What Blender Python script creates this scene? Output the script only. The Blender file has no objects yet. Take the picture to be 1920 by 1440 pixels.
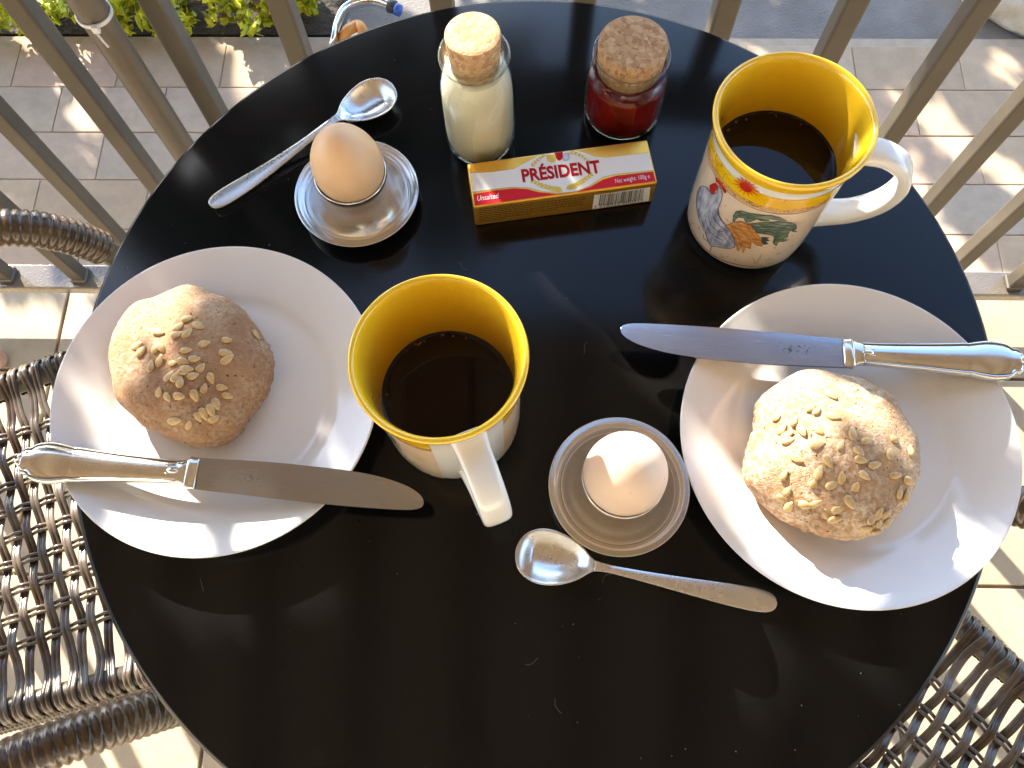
import bpy, bmesh, math, random
from mathutils import Vector, Matrix
from mathutils.bvhtree import BVHTree
random.seed(7)
R = math.radians
S = bpy.context.scene
COL = S.collection

# ------------------------------------------------------------------ camera
TZ = 0.72                                   # height of the table top
CAM = Vector((-0.0143, -0.18827, 1.21381))
FPX, TH, RO = 1520.0, R(19.2), R(-2.0)      # focal length in photo pixels, angle from straight down, roll
_r, _u = Vector((1, 0, 0)), Vector((0, math.cos(TH), math.sin(TH)))
FW = Vector((0, math.sin(TH), -math.cos(TH)))
RT = math.cos(RO) * _r + math.sin(RO) * _u
UP = -math.sin(RO) * _r + math.cos(RO) * _u
cd = bpy.data.cameras.new('camera'); cam = bpy.data.objects.new('camera', cd); COL.objects.link(cam)
cd.sensor_width = 36; cd.lens = FPX / 1920 * 36; cd.clip_start = 0.01; cd.clip_end = 500
m3 = Matrix((RT, UP, -FW)).transposed()
cam.matrix_world = Matrix.Translation(CAM) @ m3.to_4x4()
S.camera = cam

# ------------------------------------------------------------------ light
SUN_EL = R(28.0)
SH = Vector((-0.545, 0.839, 0)).normalized()         # horizontal direction towards the sun
SUN = Vector((SH.x * math.cos(SUN_EL), SH.y * math.cos(SUN_EL), math.sin(SUN_EL)))
W = bpy.data.worlds.new('World'); S.world = W; W.use_nodes = True
nt = W.node_tree; nt.nodes.clear()
sky = nt.nodes.new('ShaderNodeTexSky'); sky.sky_type = 'NISHITA'; sky.sun_disc = False
sky.ozone_density = 2.4; sky.dust_density = 0.8; sky.sun_elevation = SUN_EL; sky.sun_rotation = math.atan2(SUN.x, SUN.y)
bg = nt.nodes.new('ShaderNodeBackground'); bg.inputs[1].default_value = 0.15
ow = nt.nodes.new('ShaderNodeOutputWorld')
nt.links.new(sky.outputs[0], bg.inputs[0]); nt.links.new(bg.outputs[0], ow.inputs[0])
ld = bpy.data.lights.new('sun', 'SUN'); ld.energy = 3.8; ld.angle = R(0.5); ld.color = (1.0, 0.93, 0.82)
sun = bpy.data.objects.new('sun', ld); COL.objects.link(sun)
sun.rotation_euler = SUN.to_track_quat('Z', 'Y').to_euler(); sun.location = SUN * 8
S.view_settings.view_transform = 'Standard'; S.view_settings.look = 'None'
S.view_settings.exposure = 2.4; S.view_settings.gamma = 1.0
S.render.engine = 'CYCLES'
S.cycles.max_bounces = 10; S.cycles.transmission_bounces = 8; S.cycles.glossy_bounces = 5
S.cycles.caustics_reflective = False; S.cycles.caustics_refractive = False
S.cycles.sample_clamp_indirect = 6.0

# ------------------------------------------------------------------ helpers
def ray(px, py):
    return (px - 960) / FPX * RT + (720 - py) / FPX * UP + FW
def P(px, py, z):                       # the point of the place that lies at height z behind a photo pixel
    d = ray(px, py); return CAM + d * ((z - CAM.z) / d.z)
AX = Vector((0.9989, -0.04695, 0)); AY = Vector((0.04695, 0.9989, 0))   # axes of the terrace (railing, paving)
TYAW = math.atan2(AX.y, AX.x)
def TW(x, y, z=0.0): return AX * x + AY * y + Vector((0, 0, z))

def mesh_obj(name, verts, faces, mat, parent=None, smooth=True, loc=None, rotz=0.0):
    me = bpy.data.meshes.new(name); me.from_pydata([tuple(v) for v in verts], [], faces); me.update()
    return link(name, me, mat, parent, smooth, loc, rotz)
def link(name, me, mat, parent=None, smooth=True, loc=None, rotz=0.0):
    o = bpy.data.objects.new(name, me); COL.objects.link(o)
    if mat is not None:
        for m in (mat if isinstance(mat, (list, tuple)) else [mat]): me.materials.append(m)
    if smooth: me.polygons.foreach_set('use_smooth', [True] * len(me.polygons))
    if parent: o.parent = parent
    if loc is not None: o.location = loc
    o.rotation_euler.z = rotz
    return o
def bm_obj(name, bm, mat, parent=None, smooth=True, loc=None, rotz=0.0):
    me = bpy.data.meshes.new(name); bm.normal_update(); bm.to_mesh(me); bm.free()
    return link(name, me, mat, parent, smooth, loc, rotz)
def thing(name, label, cat, loc=(0, 0, 0), rotz=0.0, group=None):
    o = bpy.data.objects.new(name, None); COL.objects.link(o); o.location = loc; o.rotation_euler.z = rotz
    o.empty_display_size = 0.05
    return tag(o, label, cat, group)
def tag(o, label, cat, group=None):
    o['label'] = label; o['category'] = cat
    if group: o['group'] = group
    return o
def kind(o, k): o['kind'] = k; return o

def lathe_data(prof, n=72, closed=True):
    vs, fs = [], []
    for (r, z) in prof:
        for k in range(n):
            a = 2 * math.pi * k / n; vs.append((max(r, 1e-5) * math.cos(a), max(r, 1e-5) * math.sin(a), z))
    m = len(prof)
    for i in range(m - 1):
        for k in range(n):
            fs.append((i * n + k, i * n + (k + 1) % n, (i + 1) * n + (k + 1) % n, (i + 1) * n + k))
    return vs, fs
def lathe(name, prof, mat, parent=None, n=72, loc=None):
    vs, fs = lathe_data(prof, n); o = mesh_obj(name, vs, fs, mat, parent, True, loc)
    bm = bmesh.new(); bm.from_mesh(o.data); bmesh.ops.remove_doubles(bm, verts=bm.verts, dist=2e-5)
    bmesh.ops.recalc_face_normals(bm, faces=bm.faces); bm.to_mesh(o.data); bm.free()
    o.data.polygons.foreach_set('use_smooth', [True] * len(o.data.polygons))
    return o
def smooth_prof(pts, it=2):              # corner cutting, ends kept
    for _ in range(it):
        q = [pts[0]]
        for a, b in zip(pts, pts[1:]):
            q.append((a[0] * .75 + b[0] * .25, a[1] * .75 + b[1] * .25)); q.append((a[0] * .25 + b[0] * .75, a[1] * .25 + b[1] * .75))
        q.append(pts[-1]); pts = q
    return pts
def catmull(pts, n=8):
    pts = [Vector(p) for p in pts]; out = []
    for i in range(len(pts) - 1):
        p0 = pts[max(i - 1, 0)]; p1 = pts[i]; p2 = pts[i + 1]; p3 = pts[min(i + 2, len(pts) - 1)]
        for k in range(n):
            t = k / n
            out.append(0.5 * ((2 * p1) + (p2 - p0) * t + (2 * p0 - 5 * p1 + 4 * p2 - p3) * t * t + (3 * p1 - p0 - 3 * p2 + p3) * t ** 3))
    out.append(pts[-1]); return out
def tube_data(path, rad, n=12, cap=True, sx=1.0, sy=1.0, up=Vector((0, 0, 1))):
    path = [Vector(p) for p in path]; vs, fs = [], []
    N = len(path)
    for i, p in enumerate(path):
        t = (path[min(i + 1, N - 1)] - path[max(i - 1, 0)]).normalized()
        a = t.cross(up)
        if a.length < 1e-3: a = t.cross(Vector((0.3, 1, 0)))
        a.normalize(); b = a.cross(t)
        r = rad[i] if isinstance(rad, (list, tuple)) else rad
        for k in range(n):
            w = 2 * math.pi * k / n; vs.append(p + a * (r * sx * math.cos(w)) + b * (r * sy * math.sin(w)))
    for i in range(N - 1):
        for k in range(n): fs.append((i * n + k, i * n + (k + 1) % n, (i + 1) * n + (k + 1) % n, (i + 1) * n + k))
    if cap: fs.append(tuple(range(n))[::-1]); fs.append(tuple((N - 1) * n + k for k in range(n)))
    return vs, fs
def tube(name, path, rad, mat, parent=None, n=12, **kw):
    vs, fs = tube_data(path, rad, n, **kw); return mesh_obj(name, vs, fs, mat, parent)
def box_bm(sx, sy, sz, bev=0.0, seg=2, z0=None):
    bm = bmesh.new(); bmesh.ops.create_cube(bm, size=1.0)
    for v in bm.verts:
        v.co.x *= sx; v.co.y *= sy; v.co.z *= sz
        if z0 is not None: v.co.z += sz / 2 + z0
    if bev: bmesh.ops.bevel(bm, geom=bm.edges[:], offset=bev, segments=seg, affect='EDGES', profile=0.5)
    return bm
def box(name, c, s, mat, parent=None, bev=0.0, rotz=0.0, smooth=False, seg=2):
    return bm_obj(name, box_bm(*s, bev=bev, seg=seg), mat, parent, smooth, c, rotz)

# ------------------------------------------------------------------ materials
class N:
    def __init__(s, name):
        s.m = bpy.data.materials.new(name); s.m.use_nodes = True; s.t = s.m.node_tree
        s.b = s.t.nodes['Principled BSDF']; s.o = s.t.nodes['Material Output']
    def n(s, ty, **kw):
        x = s.t.nodes.new('ShaderNode' + ty)
        for k, v in kw.items():
            if k in x.inputs: x.inputs[k].default_value = v
            else: setattr(x, k, v)
        return x
    def l(s, a, b): s.t.links.new(a, b)
    def set(s, **kw):
        for k, v in kw.items():
            k = k.replace('_', ' ')
            inp = s.b.inputs[k]; inp.default_value = (v + (1,)) if isinstance(v, tuple) and len(v) == 3 and inp.type == 'RGBA' else v
        return s
    def co(s, scale=(1, 1, 1), obj=True):
        tc = s.n('TexCoord'); mp = s.n('Mapping'); mp.inputs['Scale'].default_value = scale
        s.l(tc.outputs['Object' if obj else 'Generated'], mp.inputs[0]); return mp.outputs[0]
    def noise(s, vec, scale, detail=4, rough=0.5, dist=0.0):
        x = s.n('TexNoise'); x.inputs['Scale'].default_value = scale; x.inputs['Detail'].default_value = detail
        x.inputs['Roughness'].default_value = rough; x.inputs['Distortion'].default_value = dist
        s.l(vec, x.inputs['Vector']); return x.outputs['Fac']
    def ramp(s, fac, stops):
        x = s.n('ValToRGB'); e = x.color_ramp.elements
        while len(e) < len(stops): e.new(0.5)
        for el, (p, c) in zip(e, stops): el.position = p; el.color = c + (1,) if len(c) == 3 else c
        s.l(fac, x.inputs[0]); return x.outputs[0]
    def mix(s, fac, a, b, mode='MIX'):
        x = s.n('MixRGB'); x.blend_type = mode
        for v, i in ((fac, 0), (a, 1), (b, 2)):
            if isinstance(v, (int, float)): x.inputs[i].default_value = v
            elif isinstance(v, tuple): x.inputs[i].default_value = v + (1,)
            else: s.l(v, x.inputs[i])
        return x.outputs[0]
    def bump(s, h, strength=0.3, dist=0.001):
        x = s.n('Bump'); x.inputs['Strength'].default_value = strength; x.inputs['Distance'].default_value = dist
        s.l(h, x.inputs['Height']); s.l(x.outputs[0], s.b.inputs['Normal']); return x
    def base(s, c): s.l(c, s.b.inputs['Base Color']); return s
def plain(name, col, rough=0.5, **kw):
    return N(name).set(Base_Color=col, Roughness=rough, **kw).m
def varied(name, c1, c2, scale, rough=0.5, bump=0.0, bscale=None, dist=0.001, detail=5, **kw):
    k = N(name); k.set(Roughness=rough, **kw); v = k.co()
    k.base(k.ramp(k.noise(v, scale, detail), [(0.3, c1), (0.7, c2)]))
    if bump: k.bump(k.noise(v, bscale or scale * 4, 5), bump, dist)
    return k.m

M = {}
# table lacquer: black satin with dust, fibres left by a cloth, faint smears in the gloss
k = N('black_lacquer'); v = k.co()
vo = k.n('TexVoronoi'); vo.inputs['Scale'].default_value = 95; k.l(v, vo.inputs['Vector'])
d1 = k.ramp(vo.outputs['Distance'], [(0.022, (1, 1, 1)), (0.045, (0, 0, 0))])
d2 = k.ramp(k.noise(v, 9, 3), [(0.45, (0, 0, 0)), (0.6, (1, 1, 1))])
dust = k.mix(1.0, d1, d2, 'MULTIPLY')
k.base(k.mix(dust, (0.0055, 0.0052, 0.005), (0.22, 0.21, 0.2)))
rg = k.ramp(k.noise(v, 5, 6, 0.6), [(0.3, (0.10,) * 3), (0.7, (0.175,) * 3)]); k.l(rg, k.b.inputs['Roughness'])
k.b.inputs['IOR'].default_value = 1.3; M['black'] = k.m
M['table_metal'] = varied('black_powder_coat', (0.012, 0.012, 0.012), (0.02, 0.02, 0.02), 60, 0.45, 0.2, 700)
M['porcelain'] = plain('white_porcelain', (0.82, 0.79, 0.745), 0.12, Coat_Weight=0.4, Coat_Roughness=0.03, Subsurface_Weight=0.06, Subsurface_Radius=(0.004, 0.004, 0.004))
M['mug_white'] = plain('white_glaze', (0.80, 0.77, 0.72), 0.12, Coat_Weight=0.4, Coat_Roughness=0.03)
M['mug_yellow'] = varied('yellow_glaze', (0.84, 0.50, 0.018), (0.88, 0.55, 0.025), 25, 0.14, Coat_Weight=0.6, Coat_Roughness=0.03)
k = N('printed_cream'); v = k.co(); k.set(Roughness=0.15, Coat_Weight=0.4, Coat_Roughness=0.03)
c = k.ramp(k.noise(v, 28, 5), [(0.3, (0.73, 0.52, 0.34)), (0.7, (0.82, 0.66, 0.48))])
sp = k.ramp(k.noise(v, 260, 2), [(0.66, (0, 0, 0)), (0.74, (1, 1, 1))])
k.base(k.mix(sp, c, (0.5, 0.3, 0.17))); M['mug_cream'] = k.m
k = N('printed_yellow_band'); v = k.co(); k.set(Roughness=0.15, Coat_Weight=0.4)
c = k.ramp(k.noise(v, 60, 4), [(0.3, (0.8, 0.42, 0.0)), (0.7, (0.85, 0.6, 0.02))])
vo = k.n('TexVoronoi'); vo.feature = 'DISTANCE_TO_EDGE'; vo.inputs['Scale'].default_value = 160; k.l(v, vo.inputs['Vector'])
ln = k.ramp(vo.outputs['Distance'], [(0.02, (1, 1, 1)), (0.05, (0, 0, 0))])
nm = k.ramp(k.noise(v, 45, 2), [(0.48, (0, 0, 0)), (0.56, (1, 1, 1))])
k.base(k.mix(k.mix(1, ln, nm, 'MULTIPLY'), c, (0.55, 0.2, 0.01))); M['band_yellow'] = k.m
k = N('printed_scroll_band'); v = k.co(); k.set(Roughness=0.15, Coat_Weight=0.4)
n1 = k.ramp(k.noise(v, 330, 1, 0.5, 2.0), [(0.44, (0, 0, 0)), (0.5, (1, 1, 1)), (0.56, (0, 0, 0))])
k.base(k.mix(n1, (0.72, 0.42, 0.12), (0.1, 0.04, 0.02))); M['band_scroll'] = k.m
def inkmat(name, c1, c2, sc=(1, 1, 1), scale=120):
    k = N(name); k.set(Roughness=0.18, Coat_Weight=0.4); v = k.co(sc)
    k.base(k.ramp(k.noise(v, scale, 4), [(0.35, c1), (0.65, c2)])); return k.m
M['ink_grey'] = inkmat('ink_grey_feathers', (0.26, 0.26, 0.33), (0.66, 0.64, 0.65), (1.6, 1.6, 0.5), 170)
M['ink_slate'] = plain('ink_slate', (0.10, 0.10, 0.16), 0.2)
M['ink_white'] = plain('ink_pale_feather', (0.72, 0.70, 0.70), 0.2)
M['ink_red'] = inkmat('ink_red', (0.42, 0.02, 0.015), (0.62, 0.05, 0.03))
M['ink_orange'] = inkmat('ink_orange', (0.45, 0.16, 0.035), (0.70, 0.36, 0.12), (1, 1, 2.5), 200)
M['ink_brown'] = plain('ink_brown', (0.3, 0.12, 0.03), 0.2)
M['ink_green'] = inkmat('ink_green', (0.06, 0.11, 0.085), (0.25, 0.29, 0.17), (1, 1, 2.5), 180)
M['ink_teal'] = plain('ink_dark_teal', (0.05, 0.09, 0.09), 0.2)
M['ink_petal'] = plain('ink_sunflower_petal', (0.72, 0.17, 0.006), 0.2)
k = N('coffee'); k.set(Base_Color=(0.006, 0.0018, 0.0007), Roughness=0.01, IOR=1.33); M['coffee'] = k.m
M['bubble'] = plain('coffee_bubble', (0.16, 0.07, 0.025), 0.08)
# metals
def brushed(name, col, rough, sc, bump=0.08, rv=0.08):
    k = N(name); k.set(Base_Color=col, Metallic=1.0); v = k.co(sc)
    n = k.noise(v, 40, 5, 0.6)
    k.l(k.ramp(n, [(0.3, (rough - rv / 2,) * 3), (0.7, (rough + rv / 2,) * 3)]), k.b.inputs['Roughness'])
    k.bump(n, bump, 0.0002); return k.m
M['steel_cup'] = brushed('brushed_steel', (0.70, 0.67, 0.63), 0.22, (4, 4, 40), 0.03)
M['steel_spoon'] = brushed('satin_steel', (0.70, 0.69, 0.67), 0.28, (3, 3, 3), 0.0, 0.04)
M['blade'] = brushed('knife_blade_steel', (0.37, 0.37, 0.39), 0.24, (1.5, 60, 10), 0.12)
M['silver'] = brushed('silver_plate', (0.74, 0.72, 0.68), 0.16, (20, 20, 20), 0.05)
M['silver_dark'] = brushed('dark_silver', (0.2, 0.18, 0.15), 0.3, (20, 20, 20), 0.05)
M['mark'] = brushed('stamped_steel', (0.30, 0.30, 0.31), 0.35, (20, 20, 20), 0.05)
M['chrome'] = brushed('chrome', (0.8, 0.82, 0.82), 0.08, (10, 10, 10), 0.02)
# egg shells
def eggmat(name, c1, c2, specks):
    k = N(name); v = k.co(); k.set(Roughness=0.42, Subsurface_Weight=0.3, Subsurface_Scale=1.0, Subsurface_Radius=(0.006, 0.003, 0.0015))
    c = k.ramp(k.noise(v, 45, 4), [(0.3, c1), (0.7, c2)])
    if specks:
        s = k.ramp(k.noise(v, 330, 2, 0.5), [(0.71, (0, 0, 0)), (0.75, (1, 1, 1))])
        g = k.ramp(k.noise(v, 55, 1), [(0.56, (0, 0, 0)), (0.62, (1, 1, 1))])
        c = k.mix(k.mix(1, s, g, 'MULTIPLY'), c, (0.16, 0.08, 0.04))
    k.base(c); k.bump(k.noise(v, 900, 2), 0.12, 0.0002); return k.m
M['egg_tan'] = eggmat('tan_eggshell', (0.84, 0.54, 0.30), (0.88, 0.60, 0.35), False)
M['egg_pale'] = eggmat('pale_eggshell', (0.80, 0.60, 0.45), (0.85, 0.66, 0.51), True)
# bread
def bread(name, c1, c2, c3, flour):
    k = N(name); v = k.co(); k.set(Roughness=0.85, Subsurface_Weight=0.05, Subsurface_Radius=(0.004, 0.002, 0.001))
    a = k.ramp(k.noise(v, 22, 6, 0.6), [(0.3, c1), (0.55, c2), (0.75, c3)])
    f = k.ramp(k.noise(v, 380, 4, 0.6), [(0.42, (0, 0, 0)), (0.6, (1, 1, 1))])
    pf = k.ramp(k.noise(v, 38, 5, 0.65), [(0.38, (0.15,) * 3), (0.62, (1, 1, 1))])      # flour lies in patches
    sx = k.n('SeparateXYZ'); k.l(v, sx.inputs[0]); wz = k.n('Math', operation='ADD'); k.l(sx.outputs[2], wz.inputs[0])
    wn = k.n('Math', operation='MULTIPLY'); k.l(k.noise(v, 60, 4, 0.6), wn.inputs[0]); wn.inputs[1].default_value = 0.022; k.l(wn.outputs[0], wz.inputs[1])
    side = k.ramp(wz.outputs[0], [(0.018, (1, 1, 1)), (0.040, (0, 0, 0))])               # baked browner round the foot
    a = k.mix(k.mix(1, side, (0.75,) * 3, 'MULTIPLY'), a, (0.30, 0.13, 0.045))
    a = k.mix(k.mix(1, k.mix(1, f, pf, 'MULTIPLY'), (flour,) * 3, 'MULTIPLY'), a, (0.80, 0.69, 0.54))
    s = k.ramp(k.noise(v, 420, 1, 0.5), [(0.70, (0, 0, 0)), (0.74, (1, 1, 1))])
    k.base(k.mix(s, a, (0.12, 0.05, 0.02)))
    vo = k.n('TexVoronoi'); vo.inputs['Scale'].default_value = 330; k.l(v, vo.inputs['Vector'])
    ve = k.n('TexVoronoi'); ve.feature = 'DISTANCE_TO_EDGE'; ve.inputs['Scale'].default_value = 420
    wv = k.n('TexNoise'); wv.inputs['Scale'].default_value = 150; k.l(v, wv.inputs['Vector'])
    vv = k.mix(0.012, v, wv.outputs['Color'], 'ADD'); k.l(vv, ve.inputs['Vector'])
    ck = k.ramp(ve.outputs['Distance'], [(0.0, (0, 0, 0)), (0.18, (1, 1, 1))])
    h = k.mix(0.45, k.noise(v, 200, 8, 0.75), k.mix(0.5, vo.outputs['Distance'], ck)); k.bump(h, 0.7, 0.0013); return k.m
M['bread_a'] = bread('crust_brown', (0.28, 0.125, 0.05), (0.41, 0.235, 0.115), (0.48, 0.31, 0.17), 0.32)
M['bread_b'] = bread('crust_floury', (0.34, 0.165, 0.07), (0.47, 0.295, 0.155), (0.56, 0.40, 0.25), 0.75)
M['seed'] = varied('sunflower_kernel', (0.48, 0.30, 0.11), (0.74, 0.55, 0.29), 260, 0.5, 0.5, 900, 0.0004)
# cork
k = N('cork'); v = k.co(); k.set(Roughness=0.8)
vo = k.n('TexVoronoi'); vo.inputs['Scale'].default_value = 330; k.l(v, vo.inputs['Vector'])
c = k.ramp(vo.outputs['Color'], [(0.1, (0.40, 0.21, 0.09)), (0.5, (0.55, 0.33, 0.16)), (0.9, (0.66, 0.44, 0.24))])
ve = k.n('TexVoronoi'); ve.feature = 'DISTANCE_TO_EDGE'; ve.inputs['Scale'].default_value = 330; k.l(v, ve.inputs['Vector'])
e = k.ramp(ve.outputs['Distance'], [(0.0, (1, 1, 1)), (0.06, (0, 0, 0))])
pt = k.ramp(k.noise(v, 300, 2), [(0.5, (0, 0, 0)), (0.62, (1, 1, 1))])
k.base(k.mix(k.mix(1, e, pt, 'MULTIPLY'), c, (0.16, 0.06, 0.02)))
k.bump(k.mix(0.5, ve.outputs['Distance'], k.noise(v, 500, 5)), 0.6, 0.001); M['cork'] = k.m
k = N('clear_glass'); lw = k.n('LayerWeight'); lw.inputs['Blend'].default_value = 0.5; pw = k.n('Math', operation='POWER'); pw.inputs[1].default_value = 2.6; k.l(lw.outputs['Facing'], pw.inputs[0])
fr = k.n('Math', operation='MULTIPLY_ADD'); fr.inputs[1].default_value = 0.8; fr.inputs[2].default_value = 0.05; k.l(pw.outputs[0], fr.inputs[0])
tp = k.n('BsdfTransparent'); tp.inputs[0].default_value = (0.95, 0.975, 0.96, 1); gs = k.n('BsdfGlossy'); gs.inputs['Roughness'].default_value = 0.03
mx = k.n('MixShader'); k.l(fr.outputs[0], mx.inputs[0]); k.l(tp.outputs[0], mx.inputs[1]); k.l(gs.outputs[0], mx.inputs[2]); k.l(mx.outputs[0], k.o.inputs[0]); M['glass'] = k.m
k = N('milk'); k.set(Base_Color=(0.95, 0.85, 0.63), Roughness=0.25, Subsurface_Weight=0.35, Subsurface_Scale=1.0, Subsurface_Radius=(0.008, 0.006, 0.004)); M['milk'] = k.m
k = N('red_jam'); v = k.co(); k.set(Roughness=0.15, IOR=1.4, Subsurface_Weight=0.5, Subsurface_Scale=1.0, Subsurface_Radius=(0.01, 0.002, 0.001))
k.base(k.ramp(k.noise(v, 90, 4), [(0.3, (0.15, 0.005, 0.004)), (0.7, (0.30, 0.012, 0.009))])); k.bump(k.noise(v, 160, 3), 0.3, 0.001); M['jam'] = k.m
# butter pack
k = N('gold_foil'); v = k.co(); k.set(Base_Color=(0.86, 0.47, 0.07), Metallic=0.75, Roughness=0.3)
k.bump(k.noise(v, 140, 6, 0.65), 0.35, 0.0008); M['gold'] = k.m
M['lab_white'] = plain('label_white', (0.82, 0.81, 0.79), 0.5, Specular_IOR_Level=0.25); M['lab_red'] = plain('label_red', (0.62, 0.010, 0.022), 0.5, Specular_IOR_Level=0.2)
M['lab_gold'] = plain('label_gold_line', (0.70, 0.42, 0.06), 0.35, Metallic=0.6); M['lab_wheat'] = plain('label_wheat', (0.72, 0.52, 0.04), 0.4)
M['lab_text'] = plain('label_lettering', (0.46, 0.010, 0.014), 0.6, Specular_IOR_Level=0.1); M['lab_black'] = plain('label_black', (0.03, 0.028, 0.025), 0.5)
M['lab_pale'] = plain('label_pale', (0.82, 0.74, 0.74), 0.4); M['lab_print'] = plain('label_small_print', (0.16, 0.075, 0.012), 0.5)
M['lab_shade'] = plain('label_lettering_shade', (0.34, 0.2, 0.2), 0.5)
# setting
k = N('railing_paint'); v = k.co(); k.set(Roughness=0.38, Metallic=0.15)
k.base(k.ramp(k.noise(v, 14, 6), [(0.3, (0.072, 0.059, 0.043)), (0.7, (0.105, 0.089, 0.067))])); k.bump(k.noise(v, 300, 3), 0.08, 0.0004); M['rail'] = k.m
k = N('bottom_rail_paint'); v = k.co(); k.set(Metallic=0.15)
k.base(k.ramp(k.noise(v, 14, 6), [(0.3, (0.15, 0.125, 0.10)), (0.7, (0.21, 0.18, 0.14))]))
k.set(Roughness=0.16, Coat_Weight=0.6, Coat_Roughness=0.05)
vo = k.n('TexVoronoi'); vo.inputs['Scale'].default_value = 190; k.l(v, vo.inputs['Vector'])
k.bump(k.ramp(vo.outputs['Distance'], [(0.15, (1, 1, 1)), (0.4, (0, 0, 0))]), 0.35, 0.0006); M['rail_wet'] = k.m
M['pole'] = varied('pole_paint', (0.11, 0.09, 0.068), (0.15, 0.125, 0.097), 18, 0.36)
M['tie'] = plain('white_nylon', (0.75, 0.74, 0.7), 0.4)
def tilemat(name, cols, bs, rough=0.6, obj=True):
    k = N(name); v = k.co(); k.set(Roughness=rough)
    oi = k.n('ObjectInfo'); base = k.ramp(oi.outputs['Random'], cols)
    geo = k.n('NewGeometry'); n2 = k.noise(geo.outputs['Position'], 28, 6, 0.65)
    sh = k.ramp(n2, [(0.25, (0.82, 0.80, 0.78)), (0.75, (1.08, 1.06, 1.04))])
    c = k.mix(1.0, base, sh, 'MULTIPLY')
    sp = k.ramp(k.noise(geo.outputs['Position'], 240, 2), [(0.68, (0, 0, 0)), (0.76, (1, 1, 1))])
    c = k.mix(k.mix(1, sp, (0.3,) * 3, 'MULTIPLY'), c, (0.2, 0.15, 0.1))
    k.base(c); k.bump(k.noise(geo.outputs['Position'], bs, 5, 0.6), 0.3, 0.001); return k.m
M['tile'] = tilemat('cream_floor_tile', [(0.0, (0.40, 0.325, 0.22)), (0.5, (0.43, 0.35, 0.24)), (1.0, (0.46, 0.375, 0.265))], 120, 0.5)
M['paver'] = tilemat('concrete_paver', [(0.0, (0.44, 0.33, 0.22)), (0.3, (0.49, 0.38, 0.26)), (0.55, (0.42, 0.355, 0.28)), (0.8, (0.50, 0.36, 0.255)), (1.0, (0.46, 0.385, 0.29))], 300, 0.85)
M['grout_pale'] = varied('sand_joint', (0.40, 0.32, 0.23), (0.48, 0.39, 0.29), 60, 0.95, 0.3, 400)
M['grout'] = varied('grout', (0.24, 0.19, 0.12), (0.32, 0.255, 0.17), 60, 0.9, 0.3, 400)
M['asphalt'] = varied('asphalt', (0.16, 0.145, 0.13), (0.26, 0.24, 0.215), 9, 0.9, 0.6, 260, 0.003, 8)
M['ground'] = varied('dry_ground', (0.10, 0.08, 0.05), (0.16, 0.13, 0.08), 1.2, 0.95)
M['soil'] = varied('dark_soil', (0.02, 0.016, 0.012), (0.06, 0.045, 0.03), 40, 0.95, 0.8, 120, 0.01)
M['kerb'] = varied('black_edging', (0.02, 0.02, 0.022), (0.04, 0.04, 0.042), 40, 0.6, 0.2, 200)
M['wall'] = varied('cream_render', (0.72, 0.64, 0.52), (0.78, 0.70, 0.58), 5, 0.9, 0.4, 160)
M['ceil'] = varied('brown_timber_soffit', (0.56, 0.48, 0.38), (0.66, 0.57, 0.46), 3, 0.7)
M['added_rafter'] = varied('added_rafter_timber', (0.26, 0.17, 0.11), (0.36, 0.25, 0.165), 9, 0.7)
M['rock'] = varied('pale_limestone', (0.5, 0.48, 0.44), (0.68, 0.65, 0.6), 25, 0.9, 0.7, 90, 0.006)
def leafmat(name, c1, c2, c3):
    k = N(name); geo = k.n('NewGeometry'); k.set(Roughness=0.45)
    c = k.ramp(k.noise(geo.outputs['Position'], 35, 3, 0.6), [(0.3, c1), (0.5, c2), (0.72, c3)]); k.base(c)
    tr = k.n('BsdfTranslucent'); k.l(c, tr.inputs[0]); mx = k.n('MixShader'); mx.inputs[0].default_value = 0.18
    k.l(k.b.outputs[0], mx.inputs[1]); k.l(tr.outputs[0], mx.inputs[2]); k.l(mx.outputs[0], k.o.inputs[0]); return k.m
M['leaf_lime'] = leafmat('lime_leaf', (0.24, 0.30, 0.012), (0.46, 0.48, 0.015), (0.6, 0.58, 0.03))
M['leaf_dark'] = leafmat('green_leaf', (0.03, 0.06, 0.012), (0.06, 0.10, 0.02), (0.10, 0.14, 0.03))
M['bark'] = varied('bark', (0.08, 0.055, 0.035), (0.14, 0.10, 0.07), 30, 0.9, 0.8, 90, 0.006)
# wicker
def wick(name, c1, c2, c3):
    k = N(name); v = k.co(); k.set(Roughness=0.26, Coat_Weight=0.4, Coat_Roughness=0.12)
    k.base(k.ramp(k.noise(v, 30, 4, 0.6), [(0.3, c1), (0.5, c2), (0.75, c3)])); k.bump(k.noise(v, 350, 3), 0.15, 0.0004); return k.m
M['wicker'] = wick('brown_rattan', (0.05, 0.035, 0.024), (0.115, 0.085, 0.06), (0.21, 0.165, 0.122))
M['wicker_dark'] = wick('dark_rattan', (0.03, 0.018, 0.010), (0.065, 0.038, 0.02), (0.11, 0.065, 0.032))
M['tan'] = plain('tan_leather', (0.62, 0.27, 0.06), 0.5); M['blue'] = plain('blue_plastic', (0.02, 0.09, 0.4), 0.4)

# ================================================================== THE SETTING
g = mesh_obj('ground', [(-60, -60, -0.06), (60, -60, -0.06), (60, 60, -0.06), (-60, 60, -0.06)], [(0, 1, 2, 3)], M['ground'], None, False); kind(g, 'structure')
def slab(name, x0, x1, y0, y1, z0, z1, mat, parent=None, bev=0.0):
    c = TW((x0 + x1) / 2, (y0 + y1) / 2, (z0 + z1) / 2)
    return box(name, c, (x1 - x0, y1 - y0, z1 - z0), mat, parent, bev, TYAW)
rd = slab('road', -9, 9, 0.925, 5.5, -0.055, -0.014, M['asphalt']); kind(rd, 'structure')
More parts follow.
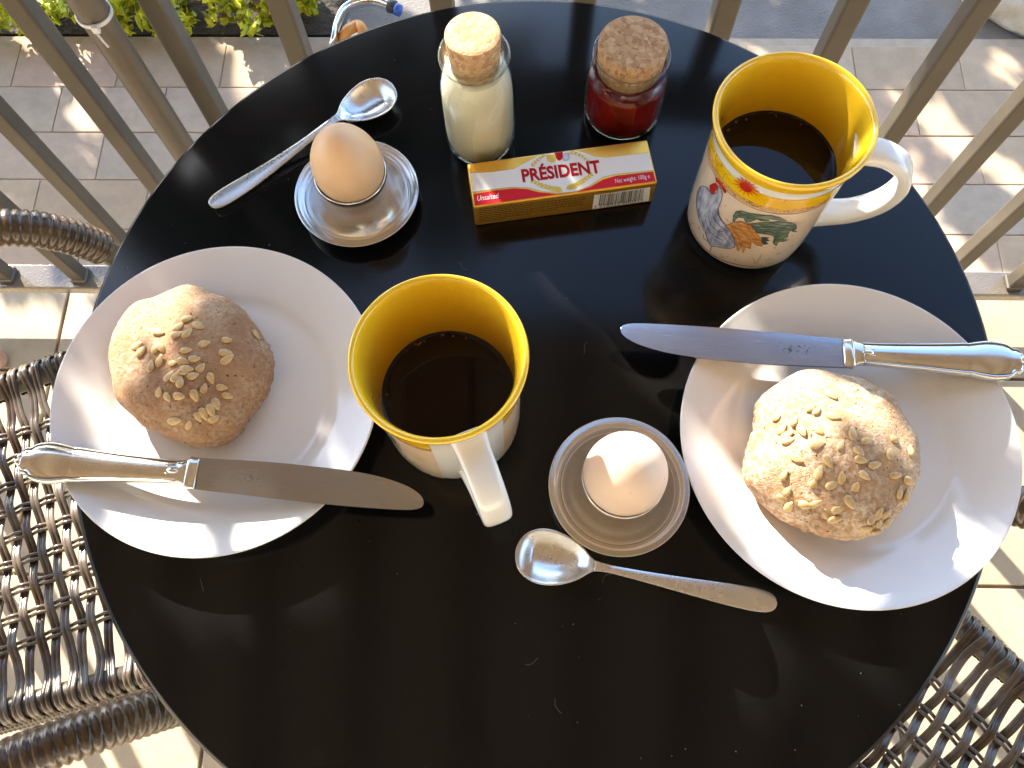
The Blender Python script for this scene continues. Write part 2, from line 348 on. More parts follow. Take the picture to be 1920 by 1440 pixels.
# terrace floor: grout bed with a tile on it for every tile near the table
fl = slab('floor', -2.6, 2.6, -1.9, 0.402, -0.05, -0.006, M['grout']); kind(fl, 'structure')
TS, TG = 0.32, 0.005
tile_me = None
inv = fl.matrix_basis.inverted()
for i in range(-6, 7):
    for j in range(-5, 3):
        x0 = -0.7645 + (i + 2) * TS; y0 = -0.0705 + j * TS
        y1 = min(y0 + TS, 0.398)
        if y1 - y0 < 0.05: continue
        full = abs(y1 - y0 - TS) < 1e-6
        if full and tile_me:
            o = bpy.data.objects.new('floor_tile', tile_me); COL.objects.link(o)
        else:
            o = bm_obj('floor_tile', box_bm(TS - TG, (y1 - y0) - TG, 0.012, 0.0016, 2), M['tile'], None, False)
            if full: tile_me = o.data
        o.matrix_basis = inv @ (Matrix.Translation(TW(x0 + TS / 2, (y0 + y1) / 2, -0.006)) @ Matrix.Rotation(TYAW, 4, 'Z'))
        o.parent = fl
# path of pavers beyond the railing
pv = slab('path', -3.4, 3.4, 0.404, 0.918, -0.05, -0.0022, M['grout_pale']); kind(pv, 'structure')
PL, PH = 0.193, 0.0983
pme = bpy.data.meshes.new('paver'); bm = box_bm(PL - 0.002, PH - 0.002, 0.02, 0.0012, 2); bm.to_mesh(pme); bm.free(); pme.materials.append(M['paver'])
inv = pv.matrix_basis.inverted()
for r in range(5):
    for i in range(-9, 10):
        x = -0.953 + PL * (i + 5.5) + (PL / 2 if r % 2 else 0)
        o = bpy.data.objects.new('paver', pme); COL.objects.link(o)
        o.matrix_basis = inv @ (Matrix.Translation(TW(x, 0.90 - PH * (r + 0.5), -0.010 + random.uniform(-0.0006, 0.0006))) @ Matrix.Rotation(TYAW + random.uniform(-.004, .004), 4, 'Z'))
        o.parent = pv
kb = slab('kerb', -3.4, 3.4, 0.902, 0.922, -0.05, -0.006, M['asphalt'], None, 0.002); kind(kb, 'structure')
sl = slab('soil_bed', -3.2, -0.36, 0.926, 1.5, -0.05, -0.004, M['soil']); kind(sl, 'structure')
# house behind the camera and the soffit over the terrace
hw = slab('house_wall', -4, 4, -2.15, -1.95, -0.05, 3.2, M['wall']); tag(hw, 'cream rendered house wall closing the terrace behind the table', 'wall')
cl = slab('ceiling', -4, 4, -1.945, 0.95, 2.62, 2.72, M['ceil']); kind(cl, 'structure')

for i in range(-8, 9):  # unseen rafters added so their reflections streak the lacquer
    bb_ = box('added_rafter', (0.22 + i * 0.46, 0, -0.105), (0.09, 2.86, 0.11), M['added_rafter'], cl, 0.006)
# railing
rl = thing('railing', 'grey-brown metal railing of square upright bars between table and paved path', 'railing', TW(0, 0.377, 0), TYAW)
def rpart(name, bm, mat, loc): return bm_obj(name, bm, mat, rl, False, loc)
rpart('bottom_rail', box_bm(4.2, 0.042, 0.02, 0.003, 2), M['rail_wet'], (0, 0, 0.07))
rpart('top_rail', box_bm(4.2, 0.05, 0.035, 0.006, 3), M['rail'], (0, 0, 0.8475))
bme = bpy.data.meshes.new('baluster'); bm = box_bm(0.021, 0.021, 0.749, 0.0025, 2, 0.0805); bm.to_mesh(bme); bm.free(); bme.materials.append(M['rail'])
fme = bpy.data.meshes.new('foot_collar'); bm = box_bm(0.026, 0.026, 0.008, 0.002, 1, 0.0802); bm.to_mesh(fme); bm.free(); fme.materials.append(M['rail'])
bx = [-0.815, -0.70, -0.585, -0.47, -0.345, -0.2295, -0.083, 0.045, 0.173, 0.2855, 0.399, 0.513, 0.627, 0.742]
while bx[-1] < 1.9: bx.append(bx[-1] + 0.114)
while bx[0] > -1.9: bx.insert(0, bx[0] - 0.115)
for x in bx:
    o = bpy.data.objects.new('baluster', bme); COL.objects.link(o); o.parent = rl; o.location = (x, 0, 0)
    f = bpy.data.objects.new('foot_collar', fme); COL.objects.link(f); f.parent = o
for x in (-1.95, 1.95):
    rpart('end_post', box_bm(0.045, 0.045, 0.829, 0.004, 2, 0.001), M['rail'], (x, 0, 0))
# round pole tied to the railing
z_ = 0.6
for _ in range(20): q_ = P(160, 0, z_); z_ += (q_.dot(AY) - 0.334) * 0.9
pole_xy = Vector((q_.x, q_.y, 0))
po = thing('round_pole', 'round taupe pole with a white cable tie standing against the railing', 'pole', pole_xy)
lathe('shaft', smooth_prof([(0, 0.0), (0.0140, 0.0), (0.0140, 0.02), (0.0140, 1.9), (0.0140, 2.0), (0, 2.0)], 1), M['pole'], po, 40)
tie = lathe('cable_tie', [(0.0143, 0.665), (0.0158, 0.6652), (0.0160, 0.6670), (0.0158, 0.6688), (0.0143, 0.669), (0.0143, 0.665)], M['tie'], po, 40)
h_ = box('tie_head', (0.004, -0.0175, 0.667), (0.006, 0.005, 0.007), M['tie'], tie, 0.001)
tube('tie_tail', [(0.004, -0.0195, 0.664), (0.006, -0.0215, 0.658), (0.007, -0.021, 0.650)], 0.0011, M['tie'], tie, 6)

# ------------------------------------------------------------------ foliage
def leaf_mesh(name, pts, size, mat, parent, curl=0.25, narrow=0.5):
    vs, fs = [], []
    for (p, s) in pts:
        d = Vector((random.gauss(0, 1), random.gauss(0, 1), random.gauss(0, 0.8))).normalized()
        a = d.cross(Vector((random.gauss(0, 1), random.gauss(0, 1), random.gauss(0, 1)))).normalized(); n = d.cross(a)
        L = size * s * random.uniform(0.7, 1.3); w = L * narrow
        b = len(vs)
        vs += [p - d * L * .5, p - a * w * .5 + n * L * curl * .3, p + d * L * .5, p + a * w * .5 + n * L * curl * .3]
        fs += [(b, b + 1, b + 2), (b, b + 2, b + 3)]
    return mesh_obj(name, vs, fs, mat, parent, False)
def blob(c, r, sq=(1, 1, 1)):
    while True:
        q = Vector((random.uniform(-1, 1), random.uniform(-1, 1), random.uniform(-1, 1)))
        if q.length < 1: return Vector(c) + Vector((q.x * r * sq[0], q.y * r * sq[1], q.z * r * sq[2]))
def low_shrub(loc, rx, h, nleaf, lab, leafsize, mat, grp, stems=5, narrow=0.5, band=None):
    t = thing('low_shrub', lab, 'shrub', loc, 0, grp)
    tips = []
    for i in range(stems):
        a = random.uniform(0, 6.28); r = rx * random.uniform(.2, .75)
        tip = Vector((math.cos(a) * r, math.sin(a) * r * .8, h * random.uniform(.5, .9)))
        tube('stem', catmull([(0, 0, -0.01), (tip.x * .3, tip.y * .3, tip.z * .5), tip], 4), 0.004, M['bark'], t, 6)
        tips.append(tip)
    cl_ = [blob((0, 0, h * .55), 1, (rx, rx * .8, h * .42)) for _ in range(16)]
    if band: cl_ = [blob((0, 0, band[0]), 1, (rx, rx * .8, band[1])) for _ in range(22)]
    pts = []
    for _ in range(nleaf):
        c = random.choice(cl_); q = blob(c, band[1] * .5 if band else h * .25)
        if q.z > 0.004: pts.append((q, 1))
    leaf_mesh('foliage', pts, leafsize, mat, t, narrow=narrow)
    return t
gl = 'lime green shrubs along the kerb'
for i, (x, y, rx, h, lab) in enumerate([(-1.0, 1.0, .10, .085, 'lime green plant at the bed end, beside the outermost visible railing bars'), (-0.86, 1.01, .10, .09, 'lime green plant in the bed between the outer railing bars'),
        (-0.73, 1.0, .09, .08, 'lime green plant in the bed before the bar next to the round pole'), (-0.61, 1.01, .10, .085, 'lime green plant growing behind the round pole'), (-0.50, 0.985, .085, .08, 'lime green plant with leaves hanging over the kerb past the round pole'), (-0.405, 1.0, .06, .06, 'smallest lime green plant, at the end of the bed by the chrome fitting')]):
    low_shrub((x, y, -0.004), rx, h, 700, lab, 0.021, M['leaf_lime'], gl)
# unseen hedge bushes added further off to shade the path
for i, (x, y, rx, h) in enumerate([(-1.45, 2.05, .42, 1.0), (-0.75, 2.15, .40, 1.06), (-0.1, 2.2, .36, 0.92), (-2.1, 2.0, .42, 1.02)]):
    low_shrub((x, y, -0.014), rx, h, 2600, 'unseen dark green rounded hedge bush added for shade, ' + ['beside the tall shrub, tallest but one', 'standing alone behind the tall shrub', 'smallest, in front of the broad tree', 'at the far end of the hedge row'][i], 0.06, M['leaf_dark'], 'unseen hedge bushes added across the road for shade', 6, band=(0.87, 0.13))

# unseen shrub added to shade the table, leaves left out for the sun patches
U = Vector((SH.y, -SH.x, 0)); V = Vector((0, 0, 1)) - SUN * SUN.z; V.normalize()
def uv(p): p = Vector(p); return (p.dot(U), p.dot(V))
lit = [(890, 66, .108, .016), (1630, 250, .10, .010), (1600, 180, .10, .008), (1640, 190, .10, .008), (1500, 100, .10, .006), (950, 600, .10, .008), (968, 660, .10, .007),
       (840, 520, .10, .004), (300, 590, .038, .014), (265, 620, .030, .012), (330, 570, .036, .010), (285, 650, .038, .006),
       (225, 800, .012, .008), (250, 830, .012, .008), (280, 830, .012, .007), (205, 770, .015, .005), (620, 800, .015, .006), (630, 850, .018, .006), (215, 862, .026, .007), (250, 866, .026, .006),
       (270, 1010, .018, .008), (320, 1012, .018, .009), (290, 1020, .018, .008), (490, 1010, .018, .003), (520, 1003, .018, .003),
       (1500, 760, .036, .016), (1460, 790, .034, .014), (1545, 785, .040, .010), (1480, 860, .040, .010), (1450, 920, .034, .010), (1640, 790, .040, .004), (1665, 830, .038, .004),
       (1420, 960, .012, .010), (1470, 1020, .014, .010), (1520, 1070, .018, .011), (1370, 900, .016, .008), (1555, 1110, .02, .008), (1840, 1045, .018, .006), (1385, 600, .018, .004), (1830, 615, .018, .005),
       (1190, 838, .072, .006), (1210, 830, .07, .007), (1170, 855, .07, .006), (1180, 875, .07, .004), (1145, 880, .065, .003), (838, 170, .065, .004), (895, 250, .015, .012), (893, 200, .04, .013), (890, 150, .065, .012)]
patches = [(uv(P(x, y, TZ + z)), r) for (x, y, z, r) in lit]
ts = thing('shade_shrub', 'unseen tall dark leaved shrub added beyond the path to dapple the table', 'shrub', (-1.25, 1.72, -0.014))
cc = Vector((0, 0, TZ)) + SUN * (1.42 / math.cos(SUN_EL))
base = Vector((-1.25, 1.72, -0.014))
tr_path = catmull([base, base + Vector((.03, -.02, .5)), base + Vector((.1, -.1, 1.05)), cc + V * .30 + SUN * .25 + U * .30], 6)
tube('trunk', [p - base for p in tr_path], [0.028 - 0.02 * i / len(tr_path) for i in range(len(tr_path))], M['bark'], ts, 10)
LEAF = 0.030
pts = []
def blocked(u, v, r):
    for (pu, pv_), pr in patches:
        if (u - pu) ** 2 + (v - pv_) ** 2 < (pr + r) ** 2: return True
    return False
u0, v0 = uv((0, 0, TZ))
for _ in range(30000):
    du, dv = random.uniform(-.50, .58), random.uniform(-.25, .36)
    u, v = u0 + du, v0 + dv
    if dv < -.22 + .05 * random.random() or blocked(u, v, LEAF * .4): continue
    w = random.uniform(1.25, 1.75)
    q = Vector((0, 0, TZ)) + U * du + V * dv + SUN * w
    pts.append((q - base, 1))
leaf_mesh('foliage', pts, LEAF, M['leaf_dark'], ts, narrow=0.55)
for i in range(9):
    q = random.choice(pts)[0]; a = tr_path[-1] - base - V * .1
    if not any(blocked(*uv(a.lerp(q, f) + base), .008) for f in (.2, .35, .5, .65, .8, 1)): tube('branch', catmull([a, (a + q) / 2 + Vector((0, 0, .02)), q], 4), 0.004, M['bark'], ts, 6)
# a broad tree across the road, mirrored in the lacquer
bt = thing('broad_tree', 'broad green tree with thick trunk standing across the road', 'tree', (-0.75, 4.6, -0.06))
tube('trunk', catmull([(0, 0, 0), (.05, 0, 1.2), (-.03, .05, 2.6), (0, 0, 4.0)], 6), [0.13 - .004 * i for i in range(19)], M['bark'], bt, 12)
pts = []
cs = [blob((0, 0, 4.9), 1.5, (.95, .9, 1.2)) for _ in range(26)]
for _ in range(7000): pts.append((blob(random.choice(cs), .55), 1))
leaf_mesh('crown', pts, 0.13, M['leaf_dark'], bt, narrow=0.6)
ht = thing('tall_tree', 'tall tree with a bare trunk and a high crown beyond the hedge', 'tree', (-3.3, 4.9, -0.06))
tube('trunk', catmull([(0, 0, 0), (.08, 0, 2), (-.03, .05, 4.2), (0, 0, 6.2)], 6), [0.10 - .003 * i for i in range(19)], M['bark'], ht, 12)
cs = [blob((0, 0, 6.6), 1.5, (1.1, 1, 1.0)) for _ in range(26)]; pts = []
for _ in range(6000): pts.append((blob(random.choice(cs), .55), 1))
leaf_mesh('crown', pts, 0.13, M['leaf_dark'], ht, narrow=0.6)

# pale rock and the chrome fitting at the road edge
p = P(1905, 20, 0.03)
bm = bmesh.new(); bmesh.ops.create_icosphere(bm, subdivisions=4, radius=1)
for v_ in bm.verts:
    n_ = math.sin(v_.co.x * 7 + 1) * .06 + math.sin(v_.co.y * 9 + v_.co.z * 5) * .06 + math.sin(v_.co.x * 17 + v_.co.y * 13) * .025
    v_.co *= 1 + n_; v_.co = Vector((v_.co.x * .10, v_.co.y * .13, max(v_.co.z, -.4) * .07))
rk = bm_obj('rock', bm, M['rock'], None, True, (0.965, 1.015, 0.014)); tag(rk, 'pale grey rough stone lying at the road edge beyond the railing', 'rock')
p = P(690, 30, 0.03)
ch = thing('chrome_fitting', 'curved chrome band with tan inner pad and blue cap beside the kerb', 'metal fitting', (p.x, p.y, -0.014))
L3 = lambda x, y, z=0.03: P(x, y, z) - Vector((p.x, p.y, -0.014))
arc = catmull([L3(622, 110, -.012), L3(627, 72), L3(632, 45), L3(645, 20), L3(668, 6), L3(700, 2), L3(730, 12)], 6)
tube('chrome_band', arc, 0.008, M['chrome'], ch, 12, sx=0.75, sy=1.5)
tube('tan_pad', catmull([L3(632, 100, -.008), L3(648, 62), L3(662, 52), L3(672, 48), L3(682, 62), L3(692, 110, -.008)], 5), 0.010, M['tan'], ch, 10)
tube('end_cap', [L3(728, 11), L3(742, 14)], 0.012, M['kerb'], ch, 14)
tube('blue_cap', [L3(742, 17), L3(750, 20)], 0.011, M['blue'], ch, 14)

# ================================================================== THE TABLE
tb = thing('bistro_table', 'round black lacquered bistro table carrying the breakfast', 'table')
lathe('tabletop', [(0, TZ - .004)] and [(0.0, TZ - 0.018), (0.287, TZ - .018), (0.296, TZ - .016), (0.2995, TZ - .011), (0.3, TZ - .007), (0.2992, TZ - .003), (0.2972, TZ - .0006), (0.2955, TZ), (0.0, TZ)], M['black'], tb, 160)
lathe('under_rim', [(0.262, TZ - .019), (0.262, TZ - .04), (0.27, TZ - .04), (0.27, TZ - .019), (0.262, TZ - .019)], M['table_metal'], tb, 96)
lathe('column', [(0.0, 0.022), (0.03, 0.022), (0.03, 0.06), (0.024, 0.09), (0.024, 0.66), (0.06, TZ - .020), (0, TZ - .020)], M['table_metal'], tb, 40)
lathe('base_plate', [(0.0, 0.001), (0.2, 0.001), (0.2, 0.01), (0.19, 0.014), (0.04, 0.021), (0, 0.021)], M['table_metal'], tb, 72)

# lint left on the lacquer
vs, fs = [], []; rl_ = random.Random(21)
spots = [(1095, 665), (380, 1110), (1130, 1095), (1040, 1310), (985, 1245), (860, 490)]
for x, y in spots:
    p0 = P(x, y, TZ + .0004); a = rl_.uniform(0, 6.28); pts_ = [p0]
    for i in range(7): a += rl_.uniform(-.7, .7); pts_.append(pts_[-1] + Vector((math.cos(a), math.sin(a), 0)) * rl_.uniform(.0008, .0019))
    v2, f2 = tube_data(pts_, .00005, 4); f2 = [tuple(i + len(vs) for i in f) for f in f2]; vs += v2; fs += f2
kind(mesh_obj('lint', vs, fs, plain('lint', (0.3, 0.29, 0.27), .8), tb), 'stuff')

# ------------------------------------------------------------------ plates
plate_prof = smooth_prof([(0.0, 0.0052), (0.058, 0.0052), (0.066, 0.0056), (0.073, 0.0095), (0.088, 0.0148), (0.0985, 0.0190), (0.1012, 0.0203), (0.1018, 0.0192), (0.1005, 0.0172), (0.088, 0.0118), (0.073, 0.0060), (0.064, 0.0026), (0.0625, 0.0002), (0.0585, 0.0002), (0.0575, 0.0022), (0.0, 0.0024)], 2)
PLc, PRc = Vector((-0.1983, -0.0216, TZ)), Vector((0.1879, -0.0639, TZ))
pa = lathe('plate', plate_prof, M['porcelain'], None, 120, PLc)
tag(pa, 'white porcelain plate between the wicker armrests and the mug, knife laid across', 'plate')
pb = lathe('plate', plate_prof, M['porcelain'], None, 120, PRc)
tag(pb, 'white porcelain plate beside the speckled egg, holding the floury sunlit roll', 'plate')

# ------------------------------------------------------------------ mugs
ZK = 1.085                              # mug height factor
def mug_r(z):                            # outer radius at height z
    z = z / ZK
    pr = [(0, .0385), (.004, .0405), (.012, .0412), (.05, .0416), (.078, .0421), (.088, .0430), (.095, .0448), (.099, .0464)]
    for (a, ra), (b, rb) in zip(pr, pr[1:]):
        if a <= z <= b: return ra + (rb - ra) * (z - a) / (b - a)
    return pr[-1][1]
def on_mug(c, px, py):                   # angle and height on the mug's outside behind a photo pixel
    d = ray(px, py); z = .04
    for _ in range(30):
        r = mug_r(max(z, 0)); o = Vector((CAM.x - c.x, CAM.y - c.y))
        A = d.x ** 2 + d.y ** 2; B = 2 * (o.x * d.x + o.y * d.y); C = o.x ** 2 + o.y ** 2 - r * r
        t = (-B - math.sqrt(max(B * B - 4 * A * C, 0))) / (2 * A); q = CAM + d * t; z = q.z - TZ
    return math.atan2(q.y - c.y, q.x - c.x), z
def wrap_poly(name, pts, off, mat, parent, a0=0.0, flip=1):
    """flat print: polygon of (angle, height) wrapped on the mug wall"""
    bm = bmesh.new()
    vs = [bm.verts.new((flip * (a - 0.0) * .042, z, 0)) for a, z in pts]
    try: f = bm.faces.new(vs)
    except ValueError: bm.free(); return None
    xs = [v.co.x for v in vs]; zs = [v.co.y for v in vs]
    x = math.floor(min(xs) / .0016) * .0016
    while x < max(xs):
        bmesh.ops.bisect_plane(bm, geom=bm.verts[:] + bm.edges[:] + bm.faces[:], plane_co=(x, 0, 0), plane_no=(1, 0, 0)); x += .0016
    for z in (.012, .03, .05, .064, .078, .083, .088, .0915, .095):
        if min(zs) < z < max(zs): bmesh.ops.bisect_plane(bm, geom=bm.verts[:] + bm.edges[:] + bm.faces[:], plane_co=(0, z, 0), plane_no=(0, 1, 0))
    bmesh.ops.triangulate(bm, faces=bm.faces[:])
    for v in bm.verts:
        a = v.co.x / .042; z = v.co.y; r = mug_r(z) + off; v.co = Vector((r * math.cos(a), r * math.sin(a), z))
    for f in bm.faces:
        f.normal_update()
        ce = f.calc_center_median()
        if f.normal.x * ce.x + f.normal.y * ce.y < 0: f.normal_flip()
    return bm_obj(name, bm, mat, parent, True)
def stroke(pts, w):
    pts = [Vector((p[0], p[1])) for p in pts]; L, Rr = [], []
    for i, p in enumerate(pts):
        t = (pts[min(i + 1, len(pts) - 1)] - pts[max(i - 1, 0)]).normalized(); n = Vector((-t.y, t.x))
        ww = w * (0.35 + 0.65 * math.sin(math.pi * (i + .6) / (len(pts) + .2))); L.append(p + n * ww / 2); Rr.append(p - n * ww / 2)
    return [tuple(q) for q in L + Rr[::-1]]
mug_out = [(0.0, 0.0022), (0.033, 0.0022), (0.034, 0.0), (0.0375, 0.0)] + [(mug_r(z * ZK), z) for z in (.002, .004, .008, .012, .03, .05, .07, .078, .083, .088, .092)]
mug_out += [(0.0450, 0.0955), (0.0463, 0.0985), (0.0465, 0.1000), (0.0458, 0.1012), (0.0444, 0.1014), (0.0431, 0.1002), (0.0420, 0.097), (0.0402, 0.089), (0.0390, 0.078), (0.0384, 0.05), (0.0382, 0.012), (0.036, 0.007), (0.03, 0.0055), (0.0, 0.0055)]
mug_out = [(a, b * ZK) for a, b in mug_out]
CR = (1270, 230, 1390 / 280)              # where the photo's print was read off
def cr(x, y): return (CR[0] + x / CR[2], CR[1] + y / CR[2])
PRINT = [
 ('ink_grey', 1, [(215, 600), (245, 588), (280, 600), (310, 640), (330, 665), (375, 650), (385, 590), (398, 592), (412, 612), (425, 660), (415, 720), (385, 790), (385, 850), (410, 900), (450, 950), (490, 990), (520, 1050), (535, 1100), (540, 1150), (500, 1165), (440, 1165), (380, 1150), (320, 1145), (290, 1100), (270, 1030), (235, 960), (205, 880), (190, 800), (185, 720), (195, 640)]),
 ('ink_red', 2, [(305, 578), (340, 562), (365, 556), (386, 590), (380, 620), (357, 632), (350, 662), (330, 665), (308, 630)]),
 ('ink_red', 2, [(360, 510), (375, 503), (385, 525), (402, 530), (408, 552), (426, 560), (428, 582), (447, 600), (443, 618), (462, 628), (458, 652), (440, 650), (425, 620), (405, 590), (380, 560), (362, 545)]),
 ('ink_green', 1, [(520, 915), (525, 860), (550, 822), (600, 815), (660, 835), (760, 850), (880, 860), (960, 880), (1020, 905), (940, 900), (850, 885), (860, 905), (780, 905), (740, 890), (690, 912), (640, 920), (622, 880), (575, 872), (545, 892), (535, 918)]),
 ('ink_green', 2, [(650, 935), (800, 922), (950, 915), (1050, 925), (1100, 940), (1110, 975), (1085, 998), (1115, 1008), (1070, 1006), (1045, 990), (1000, 970), (860, 958), (740, 968)]),
 ('ink_green', 1, [(690, 960), (860, 962), (1000, 975), (1050, 990), (1025, 1040), (1030, 1055), (985, 1080), (1040, 1083), (985, 1098), (940, 1100), (918, 1142), (888, 1110), (905, 1060), (880, 1040), (830, 1032), (760, 1025)]),
 ('ink_teal', 2, [(780, 1060), (860, 1062), (835, 1078), (867, 1090), (828, 1100), (847, 1125), (800, 1132), (785, 1100)]),
 ('ink_orange', 2, [(455, 950), (520, 928), (600, 915), (690, 948), (720, 990), (760, 1050), (785, 1100), (792, 1142), (740, 1132), (692, 1100), (682, 1168), (640, 1150), (612, 1208), (600, 1150), (572, 1192), (545, 1120), (520, 1040)]),
]
STROKES = [('ink_brown', 1, 7, [(108, 915), (150, 1010), (205, 1105), (300, 1205), (400, 1265), (520, 1308), (640, 1330), (800, 1335)]),
 ('ink_brown', 1, 5, [(190, 1130), (260, 1170), (340, 1235), (370, 1285)]), ('ink_brown', 1, 8, [(322, 1148), (312, 1180), (300, 1215)]), ('ink_brown', 1, 7, [(245, 1035), (248, 1075), (285, 1100)]),
 ('ink_brown', 1, 4, [(120, 950), (140, 938), (160, 942)]), ('ink_brown', 1, 4, [(390, 1245), (440, 1250), (480, 1238)]), ('ink_brown', 1, 4, [(400, 1215), (418, 1240), (420, 1265)]),
 ('ink_brown', 1, 5, [(785, 1220), (760, 1265), (735, 1310)]), ('ink_brown', 1, 4, [(700, 1250), (718, 1290), (722, 1318)]), ('ink_brown', 1, 4, [(815, 1285), (850, 1268), (880, 1255)]), ('ink_brown', 1, 5, [(920, 1225), (940, 1215), (962, 1205)]),
 ('ink_slate', 3, 7, [(330, 830), (355, 900), (405, 960), (470, 1005)]), ('ink_slate', 3, 6, [(290, 850), (310, 930), (370, 1000), (440, 1010)]), ('ink_slate', 3, 7, [(270, 900), (290, 985), (350, 1050), (430, 1090)]),
 ('ink_slate', 3, 5, [(300, 1010), (350, 1085), (430, 1130)]), ('ink_slate', 3, 5, [(230, 900), (255, 960), (280, 1030)]), ('ink_slate', 3, 5, [(430, 985), (480, 1050), (520, 1110)]), ('ink_slate', 3, 4, [(390, 1010), (440, 1060), (500, 1130)]),
 ('ink_slate', 3, 4, [(205, 800), (225, 880), (250, 940)]), ('ink_slate', 3, 4, [(330, 1120), (390, 1130), (450, 1150)]), ('ink_slate', 3, 4, [(385, 790), (392, 860), (430, 925)]),
 ('ink_brown', 3, 5, [(500, 985), (570, 1050), (600, 1150)]), ('ink_brown', 3, 5, [(520, 960), (610, 1010), (690, 1100)]), ('ink_brown', 3, 5, [(540, 940), (650, 970), (760, 1090)]), ('ink_brown', 3, 4, [(510, 1020), (550, 1090), (570, 1170)]),
 ('ink_teal', 3, 6, [(700, 990), (850, 985), (960, 1010), (930, 1080)]), ('ink_teal', 3, 5, [(550, 860), (640, 850), (760, 870)]), ('ink_teal', 3, 5, [(720, 940), (900, 935), (1060, 955)]), ('ink_teal', 3, 8, [(740, 1015), (850, 1005), (930, 1030), (900, 1110)])]
mugc = {'R': Vector((0.1510, 0.0988, TZ)), 'L': Vector((-0.0514, -0.0376, TZ))}
hang = {'R': math.atan2(0.080 - 0.0988, 0.236 - 0.1510), 'L': math.atan2(-0.1125 + 0.0376, -0.0245 + 0.0514)}
def dens(pts, n=3):
    out = []
    for a, b in zip(pts, pts[1:] + pts[:1]):
        for k_ in range(n): out.append((a[0] + (b[0] - a[0]) * k_ / n, a[1] + (b[1] - a[1]) * k_ / n))
    return out
def make_mug(key, label):
    c = mugc[key]; ha = hang[key]
    t = thing('mug', label, 'mug', c, ha, 'two rooster mugs of coffee')
    body = lathe('body', mug_out, [M['mug_white'], M['mug_yellow']], t, 96)
    for p_ in body.data.polygons:
        ce = p_.center; rr = math.hypot(ce.x, ce.y)
        if ce.z > .0935 * ZK or (ce.z > .005 * ZK and rr < mug_r(min(ce.z, .099 * ZK)) - .0015): p_.material_index = 1
    # handle: strap loop in the local x,z plane
    path = catmull([(.0395, 0, .082), (.047, 0, .083), (.060, 0, .0815), (.073, 0, .073), (.0785, 0, .057), (.074, 0, .040), (.062, 0, .027), (.050, 0, .0215), (.0395, 0, .019)], 7)
    path = [Vector((p_.x, 0, p_.z * ZK)) for p_ in path]
    n = len(path); vs, fs = [], []
    K = 20
    for i, p_ in enumerate(path):
        tg = (path[min(i + 1, n - 1)] - path[max(i - 1, 0)]).normalized(); nn = Vector((-tg.z, 0, tg.x)); bb = Vector((0, 1, 0))
        e = abs(i / (n - 1) - .5) * 2; hw_ = .0085 + .0022 * e ** 4; th_ = .0046 + .0015 * e ** 6
        for q in range(K):
            w = 2 * math.pi * q / K; cs_, sn = math.cos(w), math.sin(w)
            vs.append(p_ + bb * (hw_ * math.copysign(abs(cs_) ** .55, cs_)) + nn * (th_ * math.copysign(abs(sn) ** .7, sn)))
    for i in range(n - 1):
        for q in range(K): fs.append((i * K + q, (i * K + (q + 1) % K), (i + 1) * K + (q + 1) % K, (i + 1) * K + q))
    fs.append(tuple(range(K))); fs.append(tuple((n - 1) * K + q for q in range(K))[::-1])
    h = mesh_obj('handle', vs, fs, M['mug_white'], t)
    bm = bmesh.new(); bm.from_mesh(h.data); bmesh.ops.recalc_face_normals(bm, faces=bm.faces); bm.to_mesh(h.data); bm.free(); h.data.polygons.foreach_set('use_smooth', [True] * len(h.data.polygons))
    # print: cream field, yellow band, scroll line; a bare white strip is left at the handle
    g0, g1 = R(29), R(331)
    def ring(name, z0, z1, off, mat):
        z0 *= ZK; z1 *= ZK; n_ = 110; zz = sorted({z0, z1} | {q_ * ZK for q_ in (.004, .008, .012, .03, .05, .07, .078, .083) if z0 + .0004 < q_ * ZK < z1 - .0004}); vs, fs = [], []
        for z in zz:
            for i in range(n_ + 1):
                a = g0 + (g1 - g0) * i / n_; r = mug_r(z) + off; vs.append((r * math.cos(a), r * math.sin(a), z))
        for j in range(len(zz) - 1):
            for i in range(n_): fs.append((j * (n_ + 1) + i, j * (n_ + 1) + i + 1, (j + 1) * (n_ + 1) + i + 1, (j + 1) * (n_ + 1) + i))
        return mesh_obj(name, vs, fs, mat, t)
    field = ring('cream_print', .004, .0755, .00012, M['mug_cream'])
    band = ring('yellow_band', .0745, .0850, .00022, M['band_yellow'])
    ring('scroll_band', .0712, .0748, .00030, M['band_scroll'])
    ring('brown_line', .0698, .0704, .00034, M['ink_brown'])
    cR = mugc['R']; haR = hang['R']
    def loc(p_):
        a, z = on_mug(cR, *cr(*p_)); a -= haR
        while a > 0: a -= 2 * math.pi
        return (a, max(z, .005))
    for side in (1, -1):
        bird = None
        fl_ = side
        for mat, lay, pts_ in PRINT:
            pp = [loc(q) for q in dens(pts_, 2)]
            o = wrap_poly('rooster_print' if bird is None else 'feather_print', pp, .0002 + .00012 * lay, M[mat], bird or t, flip=fl_)
            bird = bird or o
        for mat, lay, pts_ in PRINT:                      # dark outlines round body, hackle and tail
            om = {'ink_grey': 'ink_slate', 'ink_green': 'ink_teal', 'ink_orange': 'ink_brown'}.get(mat)
            if not om: continue
            cl2 = pts_ + [pts_[0]]
            for a_ in range(0, len(cl2) - 1, 5): wrap_poly('ink_stroke', [loc(q) for q in stroke(cl2[a_:a_ + 6], 7)], .0002 + .00012 * 3, M[om], bird, flip=fl_)
        for mat, lay, w, pts_ in STROKES:
            o = wrap_poly('ink_stroke', [loc(q) for q in stroke(pts_, w)], .0002 + .00012 * lay, M[mat], bird, flip=fl_)
        # sunflower on the band
        cx_, cy_ = 645, 592
        fo = wrap_poly('sunflower_print', [loc((cx_ + 58 * math.cos(a), cy_ + 44 * math.sin(a) + 20 * math.cos(a))) for a in [i * .314 for i in range(20)]], .0007, M['ink_red'], t, flip=fl_)
